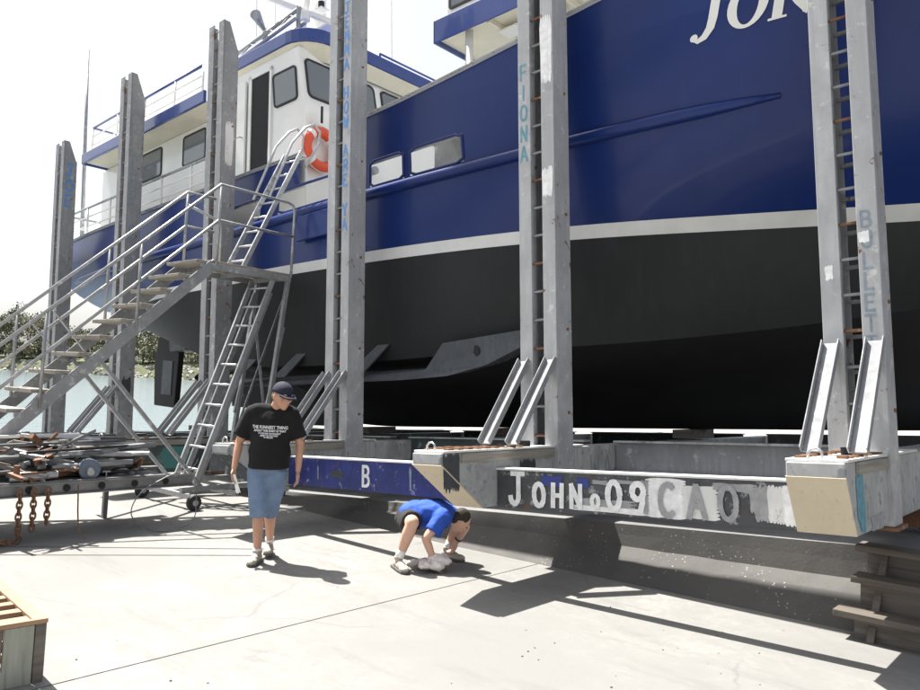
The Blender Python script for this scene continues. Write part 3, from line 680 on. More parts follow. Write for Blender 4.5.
# inner bulwark skin, deck, transom
skin('bulwark_lining', lambda u: [(half(u, 5.0) - .12, 4.9), (half(u, 5.0) - .12, 4.97)], M_hwhite)
skin('bulwark_inside', lambda u: [(half(u, 5.33) - .10, 5.33), (half(u, 5.8) - .10, 5.78 if u < -8.2 else ntop(u) - .01)], M_hwhite)
dk = MB(); uu = US
for u in uu: dk.v += [(u, -half(u, 4.9) + .02, 4.9), (u, half(u, 4.9) - .02, 4.9)]
for i in range(len(uu) - 1): dk.f.append((2 * i, 2 * i + 2, 2 * i + 3, 2 * i + 1))
dk.build('deck', plain('deck_grey', (.25, .27, .28), .7), boat)
tr = MB(); r_ = rowset(-18.3); pr = r_[0] + r_[1][:] + r_[3]
tr.add([(-18.3, -b_, n) for b_, n in pr] + [(-18.3, b_, n) for b_, n in pr[::-1]], [tuple(range(2 * len(pr)))]); tr.build('transom', M_hull, boat)
# cap rails, rubbing strake, port rims
def rail_line(name, us_, fb, fn, r, mat, flat=None, parent=boat):
    out = None
    for sgn in (-1, 1):
        mb = MB()
        if flat:
            for k in range(len(us_) - 1):
                a, b_ = us_[k], us_[k + 1]
                A = Vector((a, sgn * fb(a), fn(a))); B = Vector((b_, sgn * fb(b_), fn(b_))); x = Vector((0, flat[0] / 2, 0)); z = Vector((0, 0, flat[1]))
                vs = [A - x, A + x, B + x, B - x, A - x + z, A + x + z, B + x + z, B - x + z]
                mb.add(vs, [(3, 2, 1, 0), (4, 5, 6, 7), (0, 1, 5, 4), (2, 3, 7, 6)] + ([(3, 0, 4, 7)] if k == 0 else []) + ([(1, 2, 6, 5)] if k == len(us_) - 2 else []))
        else: mb.tube([(u, sgn * fb(u), fn(u)) for u in us_], r, 10)
        out = mb.build(name, mat, parent, smooth=not flat)
    return out
ua = [u for u in US if u <= -8.2]; uf = [u for u in US if u >= -8.2]
rail_line('cap_rail', [u for u in ua if u <= -9.2], lambda u: half(u, 5.8) - .04, lambda u: 5.802, 0, M_cap, (.16, .035))
rail_line('cap_rail', uf, lambda u: half(u, ntop(u)) - .03, lambda u: ntop(u) + .002, 0, M_cap, (.13, .04))
ur = [u for u in US if -17.9 < u < -1.95]
rail_line('rubbing_strake', ur, lambda u: half(u, 4.88) + .01, lambda u: 4.875, [.075] * (len(ur) - 3) + [.07, .05, .025], M_hull)
MB().prism([(-9.12, -3.10), (-8.35, -3.10), (-8.35, -3.16), (-9.12, -3.16)], 4.42, 4.80, 2).build('gate_flap', M_hull, boat, bevel=.01)
for a, b_ in PORTS:
    for sgn in (-1, 1):
        pts = []
        for x, n in ((a, 4.97), (b_, 4.97), (b_, 5.33), (a, 5.33)): pts.append((x, sgn * (half(x, n)), n))
        dense = []
        for k in range(4):
            A = Vector(pts[k]); B = Vector(pts[(k + 1) % 4])
            dense += [A.lerp(B, .12), A.lerp(B, .5), A.lerp(B, .88)]
        MB().tube(dense, .022, 8, closed=True).build('port_rim', M_hull, boat, smooth=True)
# bilge fin (near side) with a hole, skeg, rudders and propellers
for sgn in (-1, 1):
    y = lambda u: sgn * (half(u, 2.7) - .02)
    fin = MB()
    outl = [(-11.2, 2.42), (-9.9, 2.39), (-6.62, 2.39), (-6.36, 2.72), (-5.0, 2.86), (-5.3, 2.62), (-5.75, 2.42), (-6.3, 2.30), (-7.0, 2.27), (-9.9, 2.27), (-11.2, 2.32)]
    vs = [(x, y(x) + sgn * .24, z) for x, z in outl] + [(x, y(x) - sgn * .15, z + .06) for x, z in outl]; n = len(outl)
    fin.add(vs, [tuple(range(n)), tuple(range(2 * n - 1, n - 1, -1))] + [(i, (i + 1) % n, n + (i + 1) % n, n + i) for i in range(n)])
    fb_ = fin.build('bilge_fin', M_fin, boat)
    MB().tube([(-5.92, y(-5.92) + sgn * .20, 2.60), (-5.92, y(-5.92) + sgn * .212, 2.60)], .075, 18).build('fin_hole', M_dark, fb_)
    for ub in (-7.75, -9.55, -10.9):
        MB().add([(ub - .25, y(ub) + sgn * .22, 2.40), (ub + .05, y(ub) + sgn * .22, 2.40), (ub + .35, y(ub) + sgn * .03, 2.78), (ub + .12, y(ub) + sgn * .03, 2.78)], [(0, 1, 2, 3)]).build('fin_bracket', M_fin, fb_).modifiers.new('solid', 'SOLIDIFY').thickness = .02
    rd = MB().prism([(-17.3, 2.1), (-16.35, 2.02), (-16.2, 3.3), (-16.5, 3.75), (-17.15, 3.75), (-17.35, 3.2)], sgn * 1.05 - .07, sgn * 1.05 + .07, 1).build('rudder', M_anti2, boat, bevel=.02)
    MB().prism([(-16.95, 2.35), (-16.5, 2.32), (-16.45, 3.1), (-16.9, 3.15)], sgn * 1.05 - .085, sgn * 1.05 + .085, 1).build('rudder_panel', M_fin, rd)
    MB().prism([(-16.3, 3.3), (-15.6, 3.3), (-15.6, 3.75), (-16.1, 4.1), (-16.4, 3.9)], sgn * 1.05 - .25, sgn * 1.05 + .25, 1).build('rudder_box', M_fin, boat, bevel=.02)
    MB().tube([(-16.7, sgn * 1.05, 3.6), (-16.7, sgn * 1.05, 4.3)], .07, 12).build('rudder_stock', M_steel, boat)
    MB().tube([(-12.6, sgn * 1.0, 3.0), (-14.7, sgn * 1.0, 2.77)], .07, 12).build('propeller_shaft', M_steel, boat)
    pr_ = MB().tube([(-14.6, sgn * 1.0, 2.78), (-14.9, sgn * 1.0, 2.74)], [.13, .09], 14).build('propeller', plain('bronze', (.03, .028, .025), .6, .3), boat)
    for k in range(4):
        a = k * math.pi / 2 + .4; c_, s_ = math.cos(a), math.sin(a)
        bl = MB(); bl.add([(-14.75 + dx, sgn * 1.0 + rr_ * c_ - w_ * s_, 2.76 + rr_ * s_ + w_ * c_) for rr_, w_, dx in ((.1, -.06, -.04), (.3, -.17, -.08), (.5, -.12, -.04), (.56, 0, 0), (.5, .12, .04), (.3, .17, .08), (.1, .06, .04))], [tuple(range(7))])
        so = bl.build('blade', MATS['bronze'], pr_); sl_ = so.modifiers.new('solid', 'SOLIDIFY'); sl_.thickness = .025
MB().prism([(-15.0, 3.35), (-12.0, 2.2), (-12.0, 1.62), (-14.4, 1.66), (-15.2, 2.4)], -.09, .09, 1).build('skeg', M_anti, boat)

# name on the bow, laid on the plating
def on_hull(poly_list, name, mat, off=.006):
    mb = MB()
    for pl in poly_list: mb.add([(x, -half(x, z) - off, z) for x, z in pl], [tuple(range(len(pl)))])
    return mb.build(name, mat, boat)
def ribbon(pts, ws):
    out = []; P = [Vector(q) for q in pts]; Ls = []; Rs = []
    for i, q in enumerate(P):
        d = (P[min(i + 1, len(P) - 1)] - P[max(i - 1, 0)]).normalized(); n_ = Vector((-d.y, d.x)); Ls.append(q + n_ * ws[i] / 2); Rs.append(q - n_ * ws[i] / 2)
    return [[tuple(Ls[i]), tuple(Rs[i]), tuple(Rs[i + 1]), tuple(Ls[i + 1])] for i in range(len(P) - 1)]
def italic(polys, x0, z0, h, sl=.28): return [[(x0 + (a * 1.14 + sl * b_) * h, z0 + b_ * h) for a, b_ in pl] for pl in polys]
gJ = ribbon([(.36, .97), (.36, .3), (.33, .08), (.22, -.10), (.08, -.16), (-.04, -.1)], [.21, .21, .2, .17, .12, .05]) + [[(.14, 1.0), (.14, .95), (.60, .95), (.60, 1.0)]] + [[(-.02 + .09 * math.cos(a), -.06 + .09 * math.sin(a)) for a in np.linspace(0, 6.0, 10)]]
gO = []
for k in range(28):
    a0, a1 = 2 * math.pi * k / 28, 2 * math.pi * (k + 1) / 28
    gO.append([(.44 + .44 * math.cos(a0), .5 + .53 * math.sin(a0)), (.44 + .44 * math.cos(a1), .5 + .53 * math.sin(a1)), (.44 + .23 * math.cos(a1), .5 + .45 * math.sin(a1)), (.44 + .23 * math.cos(a0), .5 + .45 * math.sin(a0))])
gR = ribbon([(.2, 0), (.2, 1)], [.21, .21]) + [[(.02, 1), (.02, .95), (.5, .95), (.5, 1)], [(.02, .05), (.02, 0), (.4, 0), (.4, .05)], [(.7, .05), (.72, 0), (1.0, 0), (1.0, .05)]] + ribbon([(.3, .96), (.5, .96), (.64, .9), (.69, .75), (.64, .58), (.5, .5), (.3, .5)], [.08, .1, .17, .21, .17, .1, .07]) + ribbon([(.42, .5), (.6, .3), (.86, .02)], [.12, .19, .2])
hN = .385
nm = italic(gJ, -2.88, 5.57, hN) + italic(gO, -2.60, 5.52, hN) + italic(gR, -2.21, 5.51, hN)
on_hull(nm, 'bow_name', M_hwhite)
# weld seam lines on the plating
for (x0, x1, n0, n1) in ((-2.02, -2.02, 4.3, 6.3), (-4.9, -4.9, 4.3, 6.1), (-12.4, -12.4, 4.4, 5.75)):
    pass

# ---- deckhouse and wheelhouse
def house_wall(name, mat, x0, x1, y0, y1, z0, z1, bev=.03): return MB().box(x0, x1, y0, y1, z0, z1).build(name, mat, boat, bevel=bev)
YH = 7.4 - PC                     # side plane of the houses (near side)
aft = house_wall('deckhouse', M_hwhite, -17.2, -12.0, YH, -YH, 4.9, 7.42)
# wheelhouse with a raked front
whp = [(-12.0 + .002, 4.9), (-9.6, 4.9), (-9.72, 6.95), (-9.92, 8.0), (-12.0 + .002, 8.0)]
wh = MB().prism(whp, YH + .002, -YH - .002, 1).build('wheelhouse', M_hwhite, boat, bevel=.03)
# aft boat deck overhang with blue fascia
MB().box(-16.9, -12.0, -3.12, 3.12, 7.424, 7.47).build('boat_deck', M_soff, boat)
for sgn in (-1, 1): MB().box(-17.0, -11.9, sgn * 3.13 - .03, sgn * 3.13 + .03, 7.40, 7.62).build('deck_fascia', M_hblue2, boat, bevel=.01)
MB().box(-17.03, -16.97, -3.1, 3.1, 7.40, 7.62).build('deck_fascia', M_hblue2, boat, bevel=.01)
# wheelhouse roof: cream cove and blue fascia with rounded front
def roof_outline(off):
    x0, x1, y = -12.6, -9.62 + off, 2.68 + off; r = .55
    pts = [(x0, -y)] + [(x1 - r + r * math.cos(a), -y + r + r * math.sin(a)) for a in np.linspace(-math.pi / 2, 0, 7)] + [(x1 - r + r * math.cos(a), y - r + r * math.sin(a)) for a in np.linspace(0, math.pi / 2, 7)] + [(x0, y)]
    return pts
rf = MB().prism(roof_outline(.0), 8.06, 8.29, 2).build('roof', M_hblue2, boat, bevel=.015)
cv = MB(); lo_ = [(x, y) for x, y in roof_outline(-.22)]; hi_ = roof_outline(-.03); n = len(lo_)
cv.add([(x, y, 7.86) for x, y in lo_] + [(x, y, 8.058) for x, y in hi_], [(i, (i + 1) % n, n + (i + 1) % n, n + i) for i in range(n)]); cv.build('roof_cove', M_soff, boat, smooth=False)
# windows
def rrect(w, h, r, n=5):
    pts = []
    for cx, cy, a0 in ((w / 2 - r, h / 2 - r, 0), (-w / 2 + r, h / 2 - r, 90), (-w / 2 + r, -h / 2 + r, 180), (w / 2 - r, -h / 2 + r, 270)):
        pts += [(cx + r * math.cos(R(a0 + 90 * k / n)), cy + r * math.sin(R(a0 + 90 * k / n))) for k in range(n + 1)]
    return pts
def window(M, w, h, r=.08, parent=boat, shear=0):
    """local x right, z up, looking at the -y side"""
    o_ = rrect(w, h, r); i_ = rrect(w - .07, h - .07, r - .025); n = len(o_)
    sh = lambda x, z: x + shear * z
    fr = MB().add([(sh(x, z), -.018, z) for x, z in o_] + [(sh(x, z), -.018, z) for x, z in i_] + [(sh(x, z), .01, z) for x, z in o_], [(i, (i + 1) % n, n + (i + 1) % n, n + i) for i in range(n)] + [(2 * n + i, 2 * n + (i + 1) % n, (i + 1) % n, i) for i in range(n)])
    f = fr.build('window', M_black, parent, M)
    MB().add([(sh(x, z), -.010, z) for x, z in i_], [tuple(range(n))]).build('pane', M_glass, f)
    return f
side = lambda u, n: Matrix.Translation((u, YH - .002, n))
window(side(-14.85, 7.03), .86, .62)
window(side(-13.15, 7.0), .86, .62)
window(side(-11.72, 7.05), .35, .75)
window(side(-10.25, 7.36), .66, .62, shear=-.12)
# open wheelhouse door
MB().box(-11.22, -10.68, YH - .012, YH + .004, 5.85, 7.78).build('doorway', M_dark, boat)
dr = MB().box(-11.30, -11.22, YH - .03, YH + .004, 5.8, 7.85).build('door_frame', M_hwhite, boat)
MB().box(-10.68, -10.62, YH - .03, YH + .004, 5.8, 7.85).build('door_frame', M_hwhite, boat); MB().box(-11.30, -10.62, YH - .03, YH + .004, 7.78, 7.85).build('door_frame', M_hwhite, boat)
dr = MB().box(-11.9, -11.36, YH - .06, YH - .02, 5.85, 7.78).build('door', M_hwhite, boat, bevel=.01)
MB().tube([(-11.42, YH - .06, 6.75), (-11.42, YH - .12, 6.75), (-11.54, YH - .12, 6.75)], .012, 8).build('handle', M_galv, dr)
# raked front windows
rk_ = math.atan2(.2, 1.05)
def front(y, n): # plane through (-9.72,6.95)-(-9.92,8.0)
    x = -9.72 - (n - 6.95) / 1.05 * .2
    ex = Vector((0, 1, 0)); ez = Vector((-math.sin(rk_), 0, math.cos(rk_))); ey = ez.cross(ex)
    return frame(ex, ey, ez, Vector((x + .004, y, n)))
for y in (-2.18, -1.3, -.43, .43, 1.3, 2.18): window(front(y, 7.44), .66 if abs(y) > 2 else .72, .74, .1)
# knuckle panel lines and small fittings below the wheelhouse windows
MB().bar((-9.56, -2.36, 6.9), (-9.56, -2.36, 6.62), .03, .03).build('wiper_arm', M_black, boat)
MB().tube([(-9.64, -1.2, 6.1), (-9.5, -1.2, 6.1)], .07, 12).build('deck_light', M_galv, boat)
# railings: aft main deck and boat deck
def railing(pts_u, y, n0, n1, mids, mat, top_mat, close_end=None):
    for u in pts_u: MB().tube([(u, y, n0), (u, y, n1)], .022, 8).build('stanchion', mat, boat, smooth=True)
    MB().tube([(u, y, n1) for u in (pts_u[0], pts_u[-1])], .026, 8).build('top_rail', top_mat, boat, smooth=True)
    for mz in mids: MB().tube([(pts_u[0], y, mz), (pts_u[-1], y, mz)], .016, 8).build('mid_rail', mat, boat, smooth=True)
for y in (-2.96, 2.96):
    railing([-18.1, -17.0, -15.9, -14.8, -13.7, -12.6, -11.9], y, 5.83, 6.45, [6.03, 6.24], M_hwhite, M_galv)
    railing([-16.8, -15.6, -14.4, -13.2, -12.2], y - .05 if y < 0 else y + .05, 7.62, 8.22, [7.82, 8.02], M_hwhite, M_hblue2)
MB().tube([(-18.1, -2.96, 6.45), (-18.1, 2.96, 6.45)], .026, 8).build('top_rail', M_galv, boat); MB().tube([(-18.1, -2.96, 6.2), (-18.1, 2.96, 6.2)], .02, 8).build('mid_rail', M_hwhite, boat)
MB().tube([(-16.8, -3.0, 8.22), (-16.8, 3.0, 8.22)], .024, 8).build('top_rail', M_hblue2, boat)
for y in (-1.5, 0, 1.5): MB().tube([(-18.1, y, 5.83), (-18.1, y, 6.45)], .022, 8).build('stanchion', M_hwhite, boat); MB().tube([(-16.8, y, 7.47), (-16.8, y, 8.22)], .02, 8).build('stanchion', M_hwhite, boat)
# rail ahead of the wheelhouse roof (seen beyond the post)
MB().tube([(-9.75, -.9, 8.42), (-9.75, 2.6, 8.42)], .02, 8).build('roof_rail', M_hblue2, boat); MB().tube([(-9.75, -.9, 8.3), (-9.75, -.9, 8.42)], .02, 8).build('roof_rail_post', M_hblue2, boat)
# mast with crosstrees, radar scanner, lamps and lattice boom on the wheelhouse roof
ms = MB(); ms.tube([(-11.35, -1.05, 8.29), (-11.3, -1.05, 12.4)], [.15, .09], 14); ms.build('mast', M_hwhite, boat, smooth=True)
MB().tube([(-11.0, -1.8, 8.29), (-11.35, -1.12, 11.6)], .06, 10).build('mast_stay_leg', M_hwhite, boat, smooth=True)
MB().box(-11.7, -10.7, -1.35, -.75, 9.15, 9.2).build('mast_platform', M_hwhite, boat, bevel=.01)
MB().bar((-11.25, -2.35, 9.45), (-10.75, -.95, 9.28), .09, .10).build('radar_scanner', M_hwhite, boat, bevel=.02)
MB().tube([(-11.0, -1.65, 9.2), (-11.0, -1.65, 9.36)], .09, 14).build('radar_base', M_hwhite, boat)
for z in (9.55, 9.85): MB().tube([(-10.95, -1.32, z), (-10.95, -1.32, z + .14)], .06, 12).build('navigation_lamp', M_black, boat); MB().box(-11.3, -10.85, -1.4, -1.2, z - .03, z - .003).build('lamp_bracket', M_hwhite, boat)
MB().tube([(-11.45, -2.2, 8.29), (-11.45, -2.2, 8.95)], .07, 12).build('horn_post', M_hwhite, boat); MB().tube([(-11.45, -2.25, 8.95), (-11.2, -2.6, 9.0)], [.04, .1], 14).build('horn', M_galv, boat)
MB().box(-10.7, -10.25, -1.75, -1.35, 8.30, 8.62).build('roof_locker', M_timd, boat, bevel=.02)
for (x, y) in ((-12.3, -1.4), (-12.0, -.2), (-11.0, .6), (-11.6, -2.3)): MB().tube([(x, y, 8.29), (x - .05, y, 11.5)], .012, 6).build('whip_aerial', M_hwhite, boat)
for (yy, zz) in ((-2.45, 8.62), (-2.25, 8.62), (-2.35, 8.86)): MB().tube([(-12.9, yy, zz - .28), (-10.35, yy + .1, zz + .1)], .035, 8).build('boom_chord', M_galv, boat, smooth=True)
for k in range(9):
    t0, t1 = k / 9, (k + 1) / 9; f_ = lambda t_, top: (-12.9 + 2.55 * t_, (-2.35 if top else -2.45) + .1 * t_, (8.86 if top else 8.62) - .28 + .38 * t_)
    MB().tube([f_(t0, k % 2 == 0), f_(t1, k % 2 == 1)], .018, 6).build('boom_lacing', M_galv, boat)
MB().tube([(-12.9, -2.35, 8.3), (-12.9, -2.35, 8.62)], .03, 8).build('boom_rest', M_galv, boat); MB().tube([(-10.4, -2.25, 8.25), (-10.4, -2.25, 9.0)], .04, 8).build('boom_rest', M_galv, boat)
# stern flag pole
MB().tube([(-18.15, -2.6, 5.8), (-18.3, -2.6, 10.7)], [.05, .035], 10).build('flag_pole', M_galv, boat, smooth=True)
# forward upper shelter: cream underside on blue fascia with a window above
def shelter():
    y0, y1, x0, x1, n0 = -2.35, 2.35, -7.0, -2.6, 7.2
    MB().box(x0, x1, y0, y1, n0, n0 + .05).build('shelter_floor', M_soff, boat)
    for x in (x0 + .9, x0 + 2.0, x0 + 3.1): MB().box(x, x + .05, y0 + .04, y1 - .04, n0 - .07, n0 - .002).build('shelter_beam', M_soff, boat)
    MB().box(x0 - .03, x0 + .0, y0 - .03, y1 + .03, n0 - .08, n0 + .26).build('shelter_fascia', M_hblue2, boat, bevel=.01)
    for y in (y0, y1): MB().box(x0, x1, y - .03, y - .0 , n0 - .08, n0 + .26).build('shelter_fascia', M_hblue2, boat, bevel=.01)
    cb = MB().box(x0 + .1, x1 - .3, y0 + .1, y1 - .1, n0 + .27, n0 + 2.1).build('shelter_cabin', M_hwhite, boat, bevel=.03)
    for x in (x0 + .5, x0 + 1.25, x0 + 2.0): window(Matrix.Translation((x, y0 + .096, n0 + .85)), .66, .9, .05)
    for y in (-1.2, -.3, .6, 1.5):
        window(frame(Vector((0, -1, 0)), Vector((1, 0, 0)), Vector((0, 0, 1)), Vector((x0 + .096, y, n0 + .85))), .7, .9, .05)
    for x in (x0 + .5, x1 - .5):
        for y in (y0 + .15, y1 - .15): MB().tube([(x, y, 4.9), (x, y, n0)], .06, 10).build('shelter_pillar', M_hwhite, boat, smooth=True)
    MB().box(x0 + .9, x0 + 1.9, y0 + .3, y0 + .55, n0 - .10, n0 - .073).build('shelter_lamp', M_hwhite, boat)
shelter()
# deck gear glimpsed over the bulwark and through the ports
MB().tube([(-6.55, -2.55, 6.12), (-6.15, -2.55, 6.12)], .2, 16).build('winch_drum', M_dark, boat); MB().box(-6.7, -6.0, -2.7, -2.4, 4.92, 6.0).build('winch_stand', M_galv, boat)
wn = MB(); wn.tube([(-6.4 + .24 * math.cos(a), -2.72, 6.1 + .24 * math.sin(a)) for a in np.linspace(0, 6.28, 20)[:-1]], .025, 8, closed=True); wn.build('winch_flange', M_galv, boat)
for k in range(4): MB().tube([(-6.72 + .1 * math.cos(a) + .05 * k, -2.6 + .03 * k, 5.1 + .1 * math.sin(a)) for a in np.linspace(0, 6.28, 14)[:-1]], .02, 6, closed=True).build('rope_coil', M_black, boat)
MB().tube([(-6.4, -2.5, 5.35), (-6.3, -2.55, 5.15), (-6.15, -2.55, 5.1), (-6.05, -2.5, 5.35)], .02, 6).build('hose', M_black, boat); MB().tube([(-6.5, -2.5, 5.34), (-6.2, -2.6, 5.28), (-5.95, -2.5, 5.36)], .035, 6).build('tan_rope', M_tan, boat)

# life ring on the wheelhouse front
e = thing('life_ring', 'orange and white life ring on the white wheelhouse front', 'life ring', CF(-9.545, 7.62, 6.16) )
ring = MB(); pts = [(0, .29 * math.cos(a), .29 * math.sin(a)) for a in np.linspace(0, 2 * math.pi, 33)[:-1]]; ring.tube(pts, .085, 12, closed=True); rg_ = ring.build('ring', M_orange, e, smooth=True)
for k in range(4):
    a0 = math.pi / 4 + k * math.pi / 2
    MB().tube([(0, .29 * math.cos(a), .29 * math.sin(a)) for a in np.linspace(a0 - .14, a0 + .14, 6)], .0885, 12).build('band', M_hwhite, rg_, smooth=True)
MB().tube([(.02, .385 * math.cos(a), .385 * math.sin(a)) for a in np.linspace(0, 2 * math.pi, 33)[:-1]], .008, 6, closed=True).build('grab_line', M_rope, e)

# ------------------------------------------------------------------ wheeled boarding stair
PSI = R(50.5)
SE = Vector((-math.cos(PSI), -math.sin(PSI), 0)); SW = Vector((-SE.y, SE.x, 0)) * 1.0   # SE: down the stair, SW: along the treads
SW = Vector((SE.y, -SE.x, 0))                                                             # towards the left / away
N0 = CAMP + ray(212, 260) * 10.25
PZ = N0.z
st = thing('boarding_stair', 'wheeled galvanised boarding stair with timber treads leading up to the boat', 'stair', frame(-SE, SW, ZV, Vector((N0.x, N0.y, 0))))
# local: x towards the boat from the stair head, y along treads (near 0 -> far 0.8), z up
TW = .80; RISE, GO = .222, .240; NT = 14
for y in (-.02, TW - .02):
    A = Vector((.02, y, PZ - .06)); k = (PZ - .1) / RISE
    B = A + Vector((-GO * k, 0, -RISE * k)); s_ = MB(); s_.bar(A, B, .012, .15); s_.bar(A + Vector((0, .025, .069)), B + Vector((0, .025, .069)), .04, .008); s_.bar(A + Vector((0, .025, -.069)), B + Vector((0, .025, -.069)), .04, .008)
    s_.build('stringer', M_galv, st)
for i in range(NT):
    x = -.10 - GO * i; z = PZ - RISE * i - .02
    MB().box(x - .13 + random.uniform(-.005, .005), x + .12, 0, TW - .04, z - .045, z).build('tread', M_timp, st, bevel=.006)
    MB().box(x - .05, x + .05, -.012, .02, z - .09, z - .047).build('tread_bracket', M_galv, st)
# platform: frame and boards
PL = 1.30
for y in (-.02, TW - .02): MB().box(-.02, PL, y - .02, y + .02, PZ - .13, PZ - .045).build('platform_beam', M_galv, st, bevel=.004)
for k in range(6):
    y0 = .0 + k * .126; MB().box(-.06 + random.uniform(0, .02), PL + .04, y0, y0 + .118, PZ - .043, PZ + random.uniform(-.003, .004)).build('platform_board', M_tim, st, bevel=.004)
for x in (.1, .65, 1.2): MB().box(x - .02, x + .02, 0, TW - .04, PZ - .12, PZ - .05).build('platform_joist', M_galv, st)
# handrails: stanchions, top and mid rails, both sides
HR, MR = 1.04, .55
kmax = 13
for y in (-.03, TW):
    for hgt, nm_ in ((HR, 'top_rail'), (MR, 'mid_rail')):
        p0 = Vector((.05, y, PZ + hgt)); p1 = p0 + Vector((-GO * kmax, 0, -RISE * kmax))
        pts = [p1, p0] + ([Vector((PL - .12, y, PZ + hgt)), Vector((PL - .03, y, PZ + hgt - .03)), Vector((PL, y, PZ + hgt - .12)), Vector((PL, y, PZ - .05))] if y < 0 and hgt == HR else [Vector((PL if y < 0 else .5, y, PZ + hgt))])
        MB().tube(pts, .021, 10).build(nm_, M_galv, st, smooth=True)
    for k in (0, 4.4, 8.8, 13):
        b_ = Vector((.05 - GO * k, y, PZ - RISE * k - .05)); MB().tube([b_, b_ + Vector((0, 0, HR + .05))], .02, 8).build('stanchion', M_galv, st, smooth=True)
    # cross brace seen between rails and stringer
    b_ = Vector((-GO * 6.3, y, PZ - RISE * 6.3 - .05)); MB().bar(b_, b_ + Vector((-.48, 0, .55)), .035, .012).build('rail_brace', M_galv, st)
# far platform gate hoop
MB().tube([(.62, TW, PZ), (.62, TW, PZ + .62), (.60, TW, PZ + .70), (.52, TW, PZ + .74), (.05, TW, PZ + .86)], .02, 10).build('platform_hoop', M_galv, st, smooth=True)
# supports: inclined ladder frame under the platform, back legs, braces to the axle
def ladder(name, A, B, wy, n, r, mat, sh=Vector((0, 0, 0)), rect=True):
    A = Vector(A); B = Vector(B)
    for y in (0, wy):
        mb = MB(); o_ = Vector((0, y, 0)) + (sh if y else Vector((0, 0, 0)))
        mb.bar(A + o_, B + o_, .035, .075) if rect else mb.tube([A + o_, B + o_], .024, 10)
        mb.build(name + '_stile', mat, st, bevel=.005 if rect else 0)
    for k in range(n):
        q = A.lerp(B, (k + .6) / n); MB().tube([q, q + Vector((0, wy, 0)) + sh * 1], .018, 8).build('rung', mat, st, smooth=True)
ladder('support_ladder', (-.02, .02, .3), (PL - .28, .02, PZ - .13), .5, 10, .02, M_alu)
ladder('inner_ladder', (.10, .14, .3), (PL - .22, .14, PZ - .3), .36, 0, .02, M_galv)
for y in (.0, TW - .06):
    MB().bar((PL - .35, y, .28), (PL - .02, y, PZ - .05), .06, .06).build('back_leg', M_galv, st, bevel=.004)
    MB().bar((-1.42, y, PZ - 1.42), (.05, y, .26), .045, .045).build('brace', M_galv, st, bevel=.003)
    MB().bar((PL - .3, y, 1.2), (PL - .05, y, PZ - .8), .03, .03).build('leg_tie', M_galv, st)
MB().bar((PL - .25, 0, 1.0), (PL - .06, TW, PZ - .3), .04, .012).build('back_brace', M_galv, st)
MB().bar((PL - .25, TW - .1, 1.0), (PL - .06, 0, PZ - .3), .04, .012).build('back_brace', M_galv, st)
# base frame and wheels
for y in (-.02, TW): MB().box(-.25, PL + .1, y - .03, y + .03, .20, .27).build('base_rail', M_galv, st, bevel=.005)
for y in (0, TW - .06): MB().box(PL - .05, PL + .05, y - .05, y + .05, 0, .128).build('foot_block', M_timd, st)
for x in (-.2, .45, PL): MB().box(x - .03, x + .03, -.25, TW + .2, .13, .198).build('axle', M_galv, st, bevel=.005)
for x in (-.2,):
    for y in (-.27, TW + .24):
        MB().tube([(x, y - .035, .10), (x, y + .035, .10)], .10, 22).build('wheel', M_black, st, bevel=.02)
        MB().tube([(x, y - .045, .10), (x, y + .045, .10)], .04, 14).build('hub', M_galv, st)
# upper ladder with hooped grab rails from the platform over the bulwark
LT = Vector((1.52, .18, PZ + 1.92)); LB = Vector((.62, .18, PZ + .02))
bl = thing('boarding_ladder', 'light aluminium ladder with hooped grab rails from platform to boat rail', 'ladder', frame(-SE, SW, ZV, Vector((N0.x, N0.y, 0))))
st2 = st; 
for y in (0, .40):
    o_ = Vector((0, y, 0)); MB().bar(LB + o_, LT + o_, .03, .07).build('stile', M_alu, bl, bevel=.005)
    d = (LT - LB).normalized(); T = LT + o_
    MB().tube([LB + o_ + d * 1.15 + Vector((-.12, 0, .05)), T + Vector((-.18, 0, .1)), T + d * .35 + Vector((-.1, 0, .08)), T + d * .48 + Vector((.0, 0, .06)), T + d * .46 + Vector((.14, 0, 0)), T + d * .3 + Vector((.2, 0, -.06)), T + Vector((.1, 0, -.2))], .02, 10).build('grab_hoop', M_alu, bl, smooth=True)
for k in range(8):
    q = LB.lerp(LT, (k + .4) / 8); MB().tube([q, q + Vector((0, .40, 0))], .016, 8).build('rung', M_alu, bl, smooth=True)

# ------------------------------------------------------------------ scrap trailer
tr_ = thing('scrap_trailer', 'low steel trailer frame carrying a heap of scrap metal at left', 'trailer', HF(-8.2, 4.75, 0))
# local x = along u (0 near edge, negative away), y = p (0 at the right end, negative towards the camera side)
TY0, TX0, TZ = -4.6, -.98, .47
for x in (-.05, TX0 + .05):
    bm_ = MB(); bm_.box(x - .045, x + .045, TY0, 0, TZ + .096, TZ + .11); bm_.box(x - .045, x + .045, TY0, 0, TZ - .02, TZ - .006); bm_.box(x - .006, x + .006, TY0, 0, TZ - .006, TZ + .096)
    bm_.build('side_rail', M_steel, tr_)
for k in range(12): MB().tube([(-.036, TY0 + .3 + k * .36, TZ + .045), (-.030, TY0 + .3 + k * .36, TZ + .045)], .036, 14).build('rail_hole', M_dark, tr_)
for k in range(7): MB().box(TX0 + .1, -.1, TY0 + .1 + k * .72, TY0 + .16 + k * .72, TZ, TZ + .06).build('cross_member', M_rust, tr_)
MB().box(TX0 + .02, -.02, TY0 + .05, -.35, TZ + .112, TZ + .125).build('deck_plate', M_steel, tr_)
